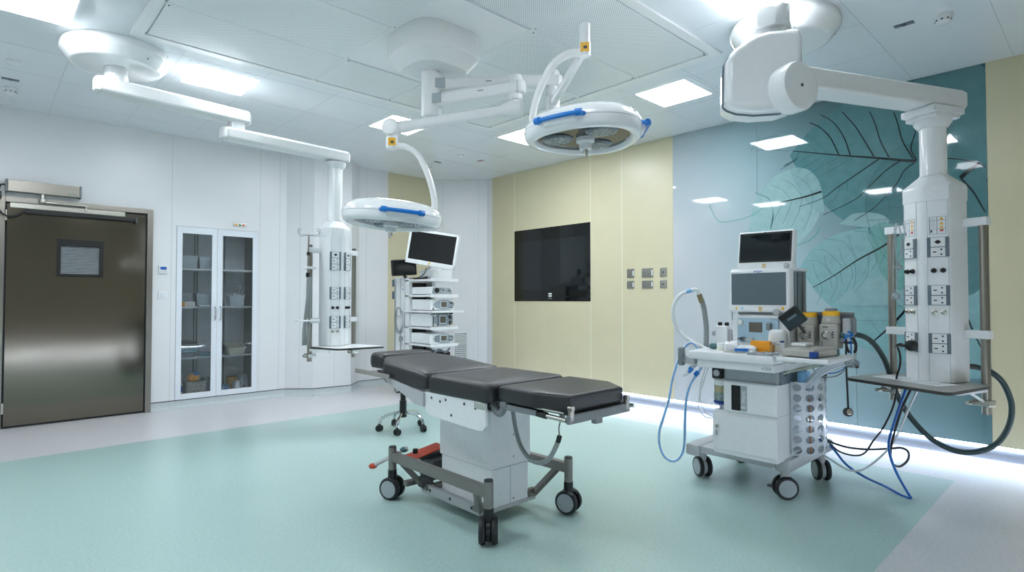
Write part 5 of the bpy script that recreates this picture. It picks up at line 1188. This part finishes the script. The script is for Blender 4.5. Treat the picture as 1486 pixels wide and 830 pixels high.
# tower: gas panel, screen, column
N('med_white').bx(3.62, 3.86, 1.37, 1.735, .875, 1.1, .012).build('gas_panel', t)
gp = N('face_blue').bx(3.608, 3.624, 1.43, 1.695, .92, 1.078, .012, seg=3).build('control_face', t)
FX = lambda x, y, z: fr((x, y, z), (-1, 0, 0), (0, -1, 0))
def onX(x, y, v): p = PX(x, y, v); return FX(v, p.y, p.z)
N('lcd_brown').bx(-.042, .042, -.033, .03, 0, .003, .002, M=onX(1096.5, 474.5, 3.608)).build('display', gp)
b = N('steel_bright'); b.lathe([(.02, 0), (.02, .008), (.017, .01)], onX(1074.5, 467.5, 3.608), 20); b.use('paper').lathe([(.016, .009), (.016, .0105)], onX(1074.5, 467.5, 3.608), 20); b.build('gauge', gp)
b = N('slate_grey'); b.lathe([(.016, 0), (.018, .02), (.012, .026)], onX(1078.5, 491, 3.608), 16); b.bx(-.028, .028, -.007, .007, .012, .026, .004, M=onX(1079, 491, 3.608)); b.build('flow_knob', gp)
b = N('base_grey'); b.lathe([(.012, 0), (.012, .03)], onX(1092, 492, 3.608), 14); b.bx(-.03, .02, -.006, .006, .02, .034, .004, M=onX(1091, 492.5, 3.608)); b.build('selector_knob', gp)
N('mid_grey').bx(-.014, .014, -.022, .022, 0, .02, .004, M=onX(1116.5, 474, 3.608)).build('oxygen_port', gp)
b = N('med_white'); b.bx(3.585, 3.66, 1.355, 1.735, 1.118, 1.386, .014, seg=3); hs = b.build('screen_housing', t)
b = N('med_grey'); b.bx(3.655, 3.87, 1.385, 1.715, 1.08, 1.38, .01); b.build('column', t)
b = N('slate_grey'); b.bx(3.7, 3.74, 1.378, 1.388, .9, 1.37, .002); b.bx(3.78, 3.83, 1.376, 1.388, .9, 1.37, .002); b.build('cable_groove', t)
b = N('mid_grey'); b.bx(3.86, 3.9, 1.37, 1.72, .2, 1.375, .004); b.build('rear_panel', t)
N('screen_grey').bx(3.5825, 3.587, 1.375, 1.718, 1.163, 1.365, .002).build('screen', hs)
N('screen_teal').bx(3.582, 3.584, 1.393, 1.698, 1.17, 1.36).build('display', hs) if False else None
N('cable_blue').text('dräger', .021, FX(3.5845, 1.546, 1.3755)).build('lettering', hs)
b = N('yellow'); b.lathe([(.007, 0), (.007, .002)], onX(1069, 447.5, 3.585), 12); b.bx(-.008, .008, -.008, .008, 0, .002, M=onX(1136, 447.5, 3.585)); b.use('pale_blue').lathe([(.007, 0), (.007, .002)], onX(1077.3, 447.5, 3.585), 12); b.build('symbol', hs)
def sticker(par, M):
    b = N('gold_label', M); b.bx(-.011, .011, -.013, .013, 0, .0015, .001); b.use('paper').bx(-.006, .006, -.007, .006, .001, .002); b.use('gold_label').bx(-.004, .003, -.004, .006, .0015, .0024); b.build('sticker', par)
sticker(hs, onX(1103.3, 448.5, 3.585))
N('base_grey').lathe([(.02, 0), (.021, .006), (.018, .024), (.012, .026)], onX(1127.5, 453, 3.585), 20).build('rotary_knob', hs)
N('med_white').bx(3.6, 3.9, 1.36, 1.73, 1.378, 1.395, .005).build('top_tray', t)
# patient monitor above
pm = thing('patient_monitor', 'black-faced white patient monitor standing on the anaesthetic machine', 'monitor', (3.66, 1.51, 1.396))
tlm, trm, brm, blm = PX(1072.5, 337.5, 3.63), PX(1153.5, 331, 3.63), PX(1151, 391, 3.6), PX(1066, 393, 3.6)
xd = (trm-tlm).normalized(); yd = ((tlm+trm)-(blm+brm)).normalized(); yd = (yd-xd*yd.dot(xd)).normalized(); zd = xd.cross(yd)
MM = Matrix((xd, yd, zd)).transposed().to_4x4(); MM.translation = (tlm+trm+brm+blm)/4
w, h = (trm-tlm).length, ((tlm+trm)-(blm+brm)).length/2
b = N('white_plastic', MM); b.bx(-w/2, w/2, -h/2, h/2, -.06, -.002, .014, seg=3); b.build('housing', pm)
N('black_plastic', MM).bx(-w/2+.013, w/2-.011, -h/2+.052, h/2-.012, -.006, .0005, .003).build('bezel', pm)
N('screen_dark', MM).bx(-w/2+.022, w/2-.022, -h/2+.064, h/2-.026, -.002, .0012, .001).build('screen', pm)
sticker(pm, MM @ Matrix.Translation((0, -h/2+.028, -.003))); N('base_grey', MM).lathe([(.015, -.004), (.015, .01), (.011, .014)], Matrix.Translation((w/2-.035, -h/2+.026, 0)), 20).build('rotary_knob', pm)
N('chrome', MM).lathe([(.006, 0), (.006, .002)], Matrix.Translation((.0, h/2-.016, 0)), 12).build('emblem', pm)
b = N('white_plastic'); b.bx(3.66, 3.74, 1.44, 1.58, 1.396, 1.47, .008); b.build('stand', pm)
# suction jar unit at the left
u = thing('suction_unit', 'small white box with two black knobs at the left of the anaesthetic machine', 'device', (3.66, 1.808, .852))
N('med_white').bx(3.62, 3.7, 1.768, 1.855, .882, 1.022, .01).build('housing', u)
b = N('base_grey'); b.bx(3.64, 3.69, 1.745, 1.77, .9, 1.0, .004); b.build('bracket', u)
for y in (1.835, 1.787): N('black_plastic').cyl((3.655, y, 1.02), (3.655, y, 1.045), .014, seg=14, bev=.003).build('knob', u)
N('med_grey').bx(3.61, 3.64, 1.855, 1.87, .955, .985, .004).build('port', u)
b = N('black_rubber'); b.tube([(3.66, 1.75, 1.38), (3.66, 1.752, 1.2), (3.66, 1.75, 1.06)], .0025, 6); b.use('white_plastic').tube([(3.65, 1.755, 1.36), (3.655, 1.765, 1.15), (3.66, 1.76, 1.04)], .003, 6)
tag(b.build('lead'), 'thin black and white leads hanging at the left edge of the anaesthetic machine screen', 'cable')
# vaporisers
VX = 3.75
for k, (y, z0, z1, lab) in enumerate(((1.305, .893, 1.118, 'yellow-topped grey vaporiser next to the anaesthetic machine screen'), (1.178, .9, 1.128, 'yellow-topped grey vaporiser with a grey cap, outer one of the pair'))):
    v = thing('vaporiser', lab, 'vaporiser', (VX, y, z0)); Mv = Matrix.Translation((VX, y, 0))
    N('vap_grey').bx(VX-.06, VX+.06, y-.05, y+.05, z0, z1-.075, .012).build('body', v)
    N('vap_grey').lathe([(.05, z1-.075), (.053, z1-.07), (.046, z1-.028), (.044, z1-.026)], Mv, 28).build('dial', v)
    N('yellow').lathe([(.047, z1-.028), (.047, z1-.006), (.04, z1)], Mv, 28).build('yellow_cap', v)
    if k: N('mid_grey').lathe([(.034, z1-.002), (.034, z1+.012), (.026, z1+.018)], Mv, 24).build('grey_cap', v)
    b = N('steel_bright', FX(VX-.06, y+.01, z0+.085)); b.lathe([(.024, 0), (.024, .008), (.018, .014), (.012, .022)], seg=18); b.bx(-.005, .03, -.005, .012, .01, .02, .003); b.build('filler', v)
    N('paper', FX(VX-.048, y, z1-.05)).lathe([(.008, 0), (.008, .004), (.005, .004), (.005, .001)], seg=14).build('dial_mark', v)
    b = N('ink', FX(VX-.0605, y, z0)); b.bx(-.03, .0, .13, .136, 0, .001); b.bx(.02, .032, .085, .095, 0, .001); b.bx(.02, .032, .07, .078, 0, .001); b.bx(.02, .032, .1, .108, 0, .001); b.use('slate_grey').bx(-.036, -.03, .01, .05, 0, .001); b.build('marking', v)
b = N('slate_grey'); b.bx(3.812, 3.86, 1.08, 1.37, .93, 1.1, .006); b.use('mid_grey').bx(3.815, 3.85, 1.08, 1.37, 1.1, 1.12, .004); b.build('vaporiser_rail', t)
b = N('base_grey'); b.bx(3.74, 3.81, 1.075, 1.116, .95, 1.085, .006); b.use('mid_grey').cyl((3.74, 1.112, .96), (3.715, 1.112, .96), .01, seg=10); b.build('interlock_block', t)
u = thing('cable_hub', 'grey hook with a cluster of blue clips right of the vaporisers', 'holder', (3.78, 1.05, .96)); hub = PX(1237, 480, 3.78)
N('mid_grey').bx(3.765, 3.8, hub.y-.02, hub.y+.02, hub.z-.02, hub.z+.075, .008).build('hook', u)
b = N('steel'); b.cyl((3.8, hub.y, hub.z), (3.8, 1.09, hub.z), .008, seg=8); b.build('arm', u)
b = N('blue'); r_ = random.Random(3)
for k in range(7):
    p = Vector((3.76, hub.y, hub.z-.02)); q = p+Vector((r_.uniform(-.02, .02), r_.uniform(-.05, .05), r_.uniform(-.06, .02))); b.tube([p, (p+q)/2+Vector((-.01, 0, .01)), q], .007, 6)
b.build('clip', u); N('teal_rubber').sphere((3.755, hub.y+.045, hub.z-.028), .024).build('bulb', u)
# lead loops below hub
u = thing('monitor_lead', 'black looped leads hanging from the blue clips', 'cable', (3.76, hub.y, .85)); b = N('black_rubber')
b.tube([PX(1232, 489, 3.75), PX(1228, 496, 3.75), PX(1229, 505, 3.75), PX(1233, 512, 3.75)], .0075, 7); b.tube([PX(1236, 490, 3.76), PX(1241, 496, 3.76), PX(1242, 506, 3.76), PX(1240, 512, 3.76)], .008, 7)
b.use('base_grey').tube([PX(1240, 511, 3.76), PX(1239, 520, 3.76), PX(1238, 526, 3.76)], .007, 7); b.use('cable_blue').tube([PX(1234, 490, 3.75), PX(1235, 502, 3.75), PX(1235, 514, 3.75)], .004, 6); b.build('lead', u)
u = thing('temperature_probe', 'black cord with a round chrome-faced end hanging right of the machine', 'probe', tuple(PX(1231, 598, 3.72)))
N('black_rubber').tube([PX(1228, 492, 3.74), PX(1228, 530, 3.74), PX(1230, 570, 3.73), PX(1231, 594, 3.72)], .0055, 7).build('cord', u)
p = PX(1230.5, 598, 3.72); N('dark_grey').lathe([(.02, -.014), (.026, -.008), (.026, .008), (.02, .014)], fr(p, (-.7, -.7, .2)), 20).build('bell', u); N('steel_bright').lathe([(.017, .012), (.017, .017), (.01, .019)], fr(p, (-.7, -.7, .2)), 20).build('face', u)
# tablet
tq = [PD(1127.5, 461, 3.28), PD(1152, 444, 3.22), PD(1174, 465, 3.2), PD(1144, 483, 3.26)]
xd = (tq[1]-tq[0]).normalized(); yd = (tq[0]-tq[3]); yd = (yd-xd*yd.dot(xd)).normalized(); MM = Matrix((xd, yd, xd.cross(yd))).transposed().to_4x4(); MM.translation = sum(tq, Vector())/4
u = thing('syringe_monitor', 'dark tilted handheld display in front of the vaporisers', 'device', tuple(MM.translation)); w, h = (tq[1]-tq[0]).length, (tq[0]-tq[3]).length
b = N('black_plastic', MM); b.bx(-w/2, w/2, -h/2, h/2, -.05, 0, .006); b.build('housing', u); N('screen_teal', MM).bx(-w/2+.008, w/2-.006, -h/2+.006, h/2-.035, -.002, .0012, .001).build('screen', u)
N('slate_grey', MM).bx(-.022, .036, .002, .016, .001, .002).build('display_marks', u)
N('dark_grey').cyl(MM @ Vector((0, 0, -.05)), (3.66, 1.3, 1.0), .01, seg=10).build('mount_arm', u)
# things on the work top
zt = .8805
u = thing('steel_tray', 'thin steel tray under the blue and white packets', 'tray', (3.33, 1.53, zt)); N('steel_bright').bx(3.28, 3.40, 1.46, 1.63, zt, zt+.005, .002).build('tray', u)
def pk(name, lab, cat, m, p, d, rot, seed, m2=None): packet(name, lab, cat, m, p, d, rot, None, seed, m2)
pk('syringe_pack', 'crumpled white packet with blue print lying on the steel tray', 'packet', 'white_plastic', (3.335, 1.6, zt+.0055), (.1, .09, .055), .4, 41, 'blue')
pk('blue_packet', 'white packet with a bold blue stripe at the right end of the tray', 'packet', 'white_plastic', (3.33, 1.505, zt+.0055), (.08, .11, .036), .25, 42)
b = N('blue', rz(-1.15, (3.286, 1.505, zt+.02))); b.bx(-.05, .05, -.002, .002, -.009, .009, .001); o = tag(b.build('blue_strip'), 'bright blue strip on the front of the striped packet', 'strip')
b = N('orange', rz(.12, (3.4, 1.455, zt))); b.loft([[(x*k+ (.01 if z else 0), y*k, z) for x, y in ((-.028, -.06), (.028, -.055), (.03, .06), (-.026, .055))] for z, k in ((0, .95), (.01, 1), (.058, .98), (.07, .9))]); b.use('carton').bx(-.03, .026, -.075, -.058, .004, .05, .004)
tag(b.build('orange_pack'), 'bright orange soft pack in the middle of the machine worktop', 'pack')
u = thing('jug', 'white plastic container with a yellowish label behind the orange pack', 'container', (3.52, 1.4, zt))
b = N('white_plastic', rz(.2, (3.52, 1.4, zt))); b.loft([[(x*k, y*k, z) for x, y in rsq(.052, 32, .6)] for z, k in ((0, .94), (.006, 1.), (.09, 1.), (.115, .95), (.13, .8), (.135, .7))]); b.build('body', u)
b = N('paper', rz(.2, (3.52, 1.4, zt))); b.bx(-.0535, -.05, -.042, .034, .012, .072, .001); b.use('deep_blue').bx(-.054, -.05, -.042, -.02, .062, .0722, .0005); b.use('ink_light').bx(-.054, -.05, .0, .03, .056, .06); b.bx(-.054, -.05, -.02, .03, .046, .049); b.use('ivory').bx(-.054, -.05, -.02, .03, .018, .038); b.build('label', u)
b = N('ivory'); b.lathe([(.024, 0), (.025, .003), (.025, .018), (.023, .02)], Matrix.Translation((3.4, 1.7, zt)), 20); u = thing('specimen_cup', 'small cup with a white lid beside the green breathing piece', 'cup', (3.4, 1.7, zt)); b.build('cup', u); N('white_plastic').lathe([(.026, .02), (.026, .04), (.024, .043)], Matrix.Translation((3.4, 1.7, zt)), 20).build('lid', u)
tag(N('teal_rubber').lathe([(.008, 0), (.017, .01), (.02, .035), (.012, .055), (.01, .065)], fr((3.42, 1.79, zt+.02), (0, -1, .05)), 16).build('breathing_piece'), 'small green rubber piece lying left of the specimen cup', 'connector')
tag(N('mid_grey').lathe([(.016, 0), (.018, .004), (.018, .02), (.012, .03)], Matrix.Translation((3.5, 1.7, zt)), 16).build('cap'), 'small grey cap behind the specimen cup', 'cap')
pk('crumpled_wrap', 'crumpled clear white wrap at the front edge of the worktop', 'wrapper', 'clear_bag', (3.265, 1.4, zt), (.05, .15, .018), .1, 43)
pk('crumpled_wrap', 'crumpled clear wrap lying before the white container', 'wrapper', 'clear_bag', (3.35, 1.375, zt), (.06, .09, .014), .3, 44)
u = thing('infusion_device', 'flat grey device with blue corners lying on the side flap', 'device', (3.42, 1.185, zt)); M = rz(-.12, (3.405, 1.18, zt))
b = N('vap_grey', M); b.bx(-.135, .14, -.095, .1, .004, .038, .008); b.prism([(-.13, .0), (.13, 0), (.12, .012), (-.05, .016), (-.125, .008)], .16, M=fr((0, .08, .037), (0, -1, 0), (1, 0, 0))); b.build('housing', u)
b = N('deep_blue', M); b.bx(-.137, -.1, -.097, -.06, .003, .037, .004); b.use('teal_rubber').bx(.108, .142, -.097, -.065, .003, .037, .004); b.build('corner', u)
b = N('base_grey', M)
for x, y in ((-.12, -.08), (.12, -.08), (-.12, .08), (.12, .08)): b.cyl((x, y, 0), (x, y, .006), .01, seg=10)
b.build('foot', u)
b = N('white_plastic', M); b.bx(-.05, .05, .0, .085, .0535, .072, .007); tag(b.build('remote_control'), 'white rounded handset lying on the flat grey device', 'handset')
# white mask hose lying over the left end
u = thing('breathing_hose', 'white breathing hose arching up at the left of the machine on a grey stem', 'hose', (3.5, 1.95, .88))
g = [PD(1024.5, 506, 3.82), PD(1025, 490, 3.82), PD(1024.5, 470, 3.83), PD(1021.5, 448, 3.84), PD(1018, 434, 3.84)]
N('hose_grey').tube(g, .0165, 14, 12, rib=.08).build('stem', u); N('brass').cyl(PD(1018.6, 439, 3.84), PD(1014.5, 427, 3.84), .018, seg=16).build('stem_cuff', u)
N('hose_white').tube([PD(1014.5, 428, 3.84), PD(1012.5, 422, 3.84), PD(1008, 420.3, 3.84), PD(1003, 421.5, 3.84)], .014, 12).build('elbow', u)
N('pale_blue').cyl(PD(1006, 420.8, 3.84), PD(996, 423.5, 3.85), .0145, seg=14).build('connector', u)
N('hose_white').tube([PD(997, 423, 3.85), PD(986, 429, 3.86), PD(978, 442, 3.87), PD(976.5, 457, 3.87), PD(981, 473, 3.86), PD(991, 486, 3.84), PD(1006, 496.5, 3.8), PD(1022, 505, 3.76), PD(1034, 509, 3.7)], .0125, 12, 10, rib=.05).build('hose', u)
u = thing('breathing_bag', 'long white bag lying over the left end of the worktop', 'bag', (3.35, 1.85, .88))
b = N('hose_white'); P = smooth([PD(997, 517, 3.68), PD(1004, 514.5, 3.67), PD(1014, 511.5, 3.66), PD(1026, 509, 3.65), PD(1040, 508, 3.63)], 6); rr = [.012+.012*math.sin(PI*min(1, i/(len(P)-1)*1.15)) for i in range(len(P))]; b.tube([p for p in P], rr, 12, sm=False); b.build('bag', u)
# blue striped suction hose
def hose(lab, name, m, pts, r, cat='hose', m2=None, rib=0., n=10):
    u = thing(name, lab, cat, tuple(min((p for p in pts), key=lambda q: q.z))); N(m).tube(pts, r, 10, n, rib=rib).build('tube', u)
    if m2:
        P = smooth(pts, 10); off = [p+(O-p).normalized()*r*.75 for p in P]; N(m2).tube(off, r*.42, 6, sm=False).build('stripe', u)
    return u
u = hose('clear suction hose with a blue stripe looping down to the floor left of the machine', 'suction_hose', 'hose_white', [PD(1014, 520, 3.74), PD(1013, 507, 3.76), PD(1005, 498, 3.78), PD(996, 501, 3.8), PD(986, 518, 3.82), PD(976, 550, 3.84), PD(971, 578, 3.84), PD(963, 605, 3.84), PD(957, 625, 3.84), PD(957, 645, 3.83), PD(964, 662, 3.81), PD(976, 669, 3.79), PD(987, 663, 3.78), PD(993, 645, 3.77), PD(994, 610, 3.76), PD(996, 580, 3.75), PD(1001, 560, 3.74), PD(1009, 546, 3.73), PD(1018, 533, 3.72)], .0105, m2='stripe_blue')
b = N('blue'); b.cyl(PD(1008, 545, 3.72), PD(1013, 539.5, 3.72), .016, seg=14); b.build('connector', u)
u = thing('hose_end', 'clear hose end with a blue collar hanging under the worktop edge', 'hose', tuple(PD(996, 540, 3.7)))
N('hose_white').tube([PD(990, 544, 3.7), PD(995, 542, 3.7), PD(1000, 537, 3.7)], .015, 12).build('tube', u); N('blue').cyl(PD(998, 540, 3.7), PD(1004, 534, 3.7), .0165, seg=14).build('collar', u); N('clear_hose').cyl(PD(1003, 535, 3.7), PD(1010, 528, 3.7), .013, seg=12).build('tube_neck', u)
for k, (pts, lab) in enumerate((([(1024, 533), (1018, 552), (1014, 575), (1014, 592), (1022, 604), (1034, 607)], 'thin clear line hanging below the left end of the worktop'), ([(1028, 533), (1022, 550), (1016, 572), (1018, 588), (1026, 600), (1036, 605)], 'second thin clear line, right of its twin below the worktop'))):
    hose(lab, 'sampling_line', 'hose_white', [PD(x, y, 3.68) for x, y in pts], .0035, 'tubing')
# perforated basket at the right
u = thing('tube_basket', 'frosted perforated plastic basket on the right side of the machine', 'basket', (3.78, 1.3, .25))
def arcp(s):      # s 0..1 along a half ellipse
    a = PI*(1-s)-PI; return Vector((3.765+.185*math.cos(PI-PI*s), 1.352-.125*math.sin(PI*s), 0))
nc, nr_ = 6, 7; bm = bmesh.new(); z0, z1 = .265, .7; cache = {}
def pt(u_, z):
    k = (round(u_, 4), round(z, 4))
    if k not in cache: p = arcp(u_); cache[k] = bm.verts.new((p.x, p.y, z))
    return cache[k]
cw, chh = 1/nc, (z1-z0)/nr_; K = 16
for i in range(nc):
    for j in range(nr_):
        cu, cz_ = (i+.5)*cw, z0+(j+.5)*chh; outer = []; inner = []
        for k in range(K):
            a = 2*PI*k/K+PI/4*0; c_, s_ = math.cos(a), math.sin(a); m_ = max(abs(c_), abs(s_)); outer.append((cu+c_/m_*cw/2, cz_+s_/m_*chh/2)); inner.append((cu+c_*cw*.36, cz_+s_*chh*.36))
        for k in range(K): k2 = (k+1) % K; bm.faces.new([pt(*outer[k]), pt(*outer[k2]), pt(*inner[k2]), pt(*inner[k])])
bmesh.ops.remove_doubles(bm, verts=bm.verts, dist=1e-4); bmesh.ops.recalc_face_normals(bm, faces=bm.faces); bmesh.ops.solidify(bm, geom=list(bm.faces), thickness=.003)
b = N('frosted'); b.merge(bm); b.build('basket_wall', u, ang=30)
N('frosted').prism([(arcp(k/16).x, arcp(k/16).y) for k in range(17)], .003, None, .262).build('basket_floor', u)
u = thing('catheter_pack', 'clear tubes and a white strip standing in the perforated basket', 'tubing', (3.75, 1.3, .266)); r_ = random.Random(5)
b = N('clear_hose'); 
for k in range(5):
    x = 3.66+.045*k; b.tube([(x, 1.3, .27), (x+.02*r_.uniform(-1, 1), 1.29, .45), (x+.015, 1.31, .62), (x+.02, 1.3, .74)], .009, 8)
b.build('tube', u); N('copper').tube([(3.66, 1.27, .275), (3.655, 1.27, .38), (3.66, 1.272, .52), (3.67, 1.28, .6)], .004, 6).build('wire', u)
b = N('paper'); b.box((0, 0, 0), (.03, .002, .26), 0, Matrix.Translation((3.73, 1.262, .53)) @ Matrix.Rotation(.5, 4, 'Y')); b.build('strip', u)
N('pale_blue').bx(3.62, 3.72, 1.29, 1.33, .68, .76, .006).build('pouch', u)
# clear hoses fanning out of the basket to the right of the flap
u = thing('clear_circuit', 'clear breathing tubes drooping from the flap edge into the basket', 'tubing', tuple(PD(1180, 552, 3.35)))
for k, dy in enumerate((0, -4, 4)):
    N('clear_hose').tube([PD(1168+3*k, 562, 3.42), PD(1177+2*k, 550+dy*.4, 3.4), PD(1192, 539+dy, 3.36), PD(1208, 531+dy, 3.34), PD(1224, 526+dy*.8, 3.34), PD(1240, 524+dy*.5, 3.36)], .013, 10).build('tube', u)
N('clear_bag').sphere(PD(1234, 527, 3.34), .045, (1, 1.1, .6)).build('connector', u)
N('black_plastic').sphere(PD(1243, 532, 3.34), .013, (1.3, 1, .8)).build('plug', u)
N('cable_blue').tube([PD(1201, 542, 3.38), PD(1212, 541, 3.38), PD(1222, 537, 3.38), PD(1227, 532, 3.38)], .0035, 6).build('blue_line', u); N('hose_grey').tube([PD(1176, 530, 3.5), PD(1185, 541, 3.48), PD(1198, 547, 3.45), PD(1215, 545, 3.42), PD(1230, 534, 3.4)], .004, 6).build('grey_line', u)
# ---------------------------------------------------------------- supply hoses between pendant and machine
hose('dark green corrugated gas hose looping from the right pendant round to the machine', 'gas_hose', 'hose_green', [PD(1239, 485, 3.45), PD(1252, 488, 3.5), PD(1266, 497, 3.55), PD(1279, 514, 3.6), PD(1288, 533, 3.62), PD(1297, 562, 3.62), PD(1312, 592, 3.6), PD(1330, 616, 3.58), PD(1352, 637, 3.55), PD(1383, 653, 3.5), PD(1415, 656, 3.46), PD(1446, 644, 3.44), PD(1464, 618, 3.43), PD(1468, 588, 3.43), PD(1457, 558, 3.43), PD(1440, 541, 3.43), PD(1422, 534, 3.44), PD(1409, 532, 3.45)], .0155, 'hose', rib=.1, n=22)
u = thing('hose_coupling', 'dark metal coupling on the right side of the pendant column', 'coupling', tuple(PD(1406, 531, 3.45))); N('dark_grey').cyl(PD(1400, 531, 3.45), PD(1417, 532.5, 3.44), .017, seg=16, bev=.003).build('coupling', u)
hose('grey-green hose behind the side flap of the machine', 'drain_hose', 'hose_green', [PD(1199, 520, 3.75), PD(1196, 545, 3.74), PD(1192, 565, 3.72), PD(1188, 590, 3.72)], .016, 'hose')
f0 = PZ(1321, 723, .006); f1 = PZ(1262, 696, .006)
hose('bright blue cable dropping from the right pendant shelf to the floor', 'blue_cable', 'cable_blue', [PD(1315, 563, 3.36), PD(1307, 585, 3.36), PD(1298, 612, 3.37), PD(1290, 640, 3.39), PD(1292, 662, 3.41), PD(1303, 690, 3.42), PD(1318, 716, 3.425), f0+Vector((0, 0, .002)), PD(1309, 719, 3.46), PD(1285, 706, 3.58), PD(1255, 692, 3.72), PD(1228, 674, 3.8), PD(1208, 650, 3.82), PD(1190, 638, 3.82), PD(1182, 634, 3.82)], .0075, 'cable')
hose('black cable with a loose loop near the floor below the right pendant shelf', 'black_cable', 'black_rubber', [PD(1322, 564, 3.38), PD(1310, 590, 3.38), PD(1300, 620, 3.4), PD(1293, 650, 3.44), PD(1294, 670, 3.47), PD(1305, 677, 3.5), PD(1317, 668, 3.52), PD(1318, 656, 3.55), PD(1308, 650, 3.58), PD(1290, 651, 3.62), PD(1260, 652, 3.68), PD(1230, 649, 3.74), PD(1205, 641, 3.8), PD(1186, 631, 3.82)], .0065, 'cable')
hose('black cable sagging from the pendant socket plug down to the machine', 'black_cable', 'black_rubber', [PD(1302, 502, 3.32), PD(1306, 515, 3.34), PD(1306, 530, 3.36), PD(1301, 548, 3.38), PD(1302, 560, 3.42), PD(1296, 590, 3.48), PD(1282, 620, 3.54), PD(1267, 640, 3.6), PD(1255, 657, 3.64), PD(1240, 661, 3.68), PD(1218, 655, 3.74), PD(1203, 642, 3.78), PD(1188, 626, 3.82)], .0055, 'cable')
hose('white cable sagging from the pendant shelf to the machine castors', 'white_cable', 'hose_white', [PD(1332, 565, 3.38), PD(1320, 590, 3.4), PD(1308, 618, 3.43), PD(1294, 645, 3.48), PD(1272, 668, 3.56), PD(1250, 682, 3.64), PD(1232, 682, 3.7), PD(1215, 673, 3.76), PD(1198, 662, 3.82)], .0065, 'cable')
u = thing('mains_plug', 'black mains plug in the lower left socket of the right pendant', 'plug', tuple(PD(1324, 501, 3.2))); p = PD(1325, 501.5, 3.235); q = PD(1318, 500.5, 3.19)
nrm = Vector((math.cos(math.radians(161-22+40)), math.sin(math.radians(161-22+40)), 0)); nrm = (FR.to_3x3() @ Vector((.37, .93, 0))).normalized()
N('black_rubber').lathe([(.024, -.012), (.031, -.006), (.031, .018), (.026, .03), (.018, .034)], fr(p, nrm), 24).build('plug_body', u); N('black_rubber').tube([p+nrm*.02, p+nrm*.03+Vector((-.02, .03, 0)), PD(1308, 499.5, 3.2), PD(1302, 501, 3.22), PD(1300, 503, 3.3)], .008, 8).build('plug_lead', u)
u = thing('clear_drip_line', 'clear drip lines hung at the left rail of the right pendant', 'tubing', tuple(PD(1302, 430, 3.3)))
for k, pts in enumerate(([(1299, 325), (1297, 370), (1297, 410), (1299, 430)], [(1304, 324), (1308, 345), (1307, 370), (1304, 386)], [(1310, 323), (1313, 340), (1309, 362), (1304, 384)], [(1301, 324), (1300, 360), (1302, 400), (1299, 428)])): N('clear_bag').tube([PD(x, y, 3.32) for x, y in pts], .0045, 7).build('line', u)
b = N('clear_bag'); b.sphere(PD(1304, 388, 3.32), .022, (1, 1, .8)); b.sphere(PD(1300, 430, 3.32), .024, (1, 1, .9)); b.build('drip_chamber', u)
# ================================================================ LIGHT AND VIEW
sc = bpy.context.scene
w = bpy.data.worlds.new('world'); sc.world = w; w.use_nodes = True
w.node_tree.nodes['Background'].inputs[0].default_value = (.02, .022, .025, 1); w.node_tree.nodes['Background'].inputs[1].default_value = 1
sc.view_settings.view_transform = 'Standard'; sc.view_settings.look = 'None'; sc.view_settings.exposure = EXPO; sc.view_settings.gamma = 1; sc.view_settings.use_curve_mapping = False
sc.cycles.max_bounces = 10; sc.cycles.diffuse_bounces = 5; sc.cycles.glossy_bounces = 4; sc.cycles.transparent_max_bounces = 16; sc.cycles.sample_clamp_indirect = 6
sc.cycles.use_denoising = True
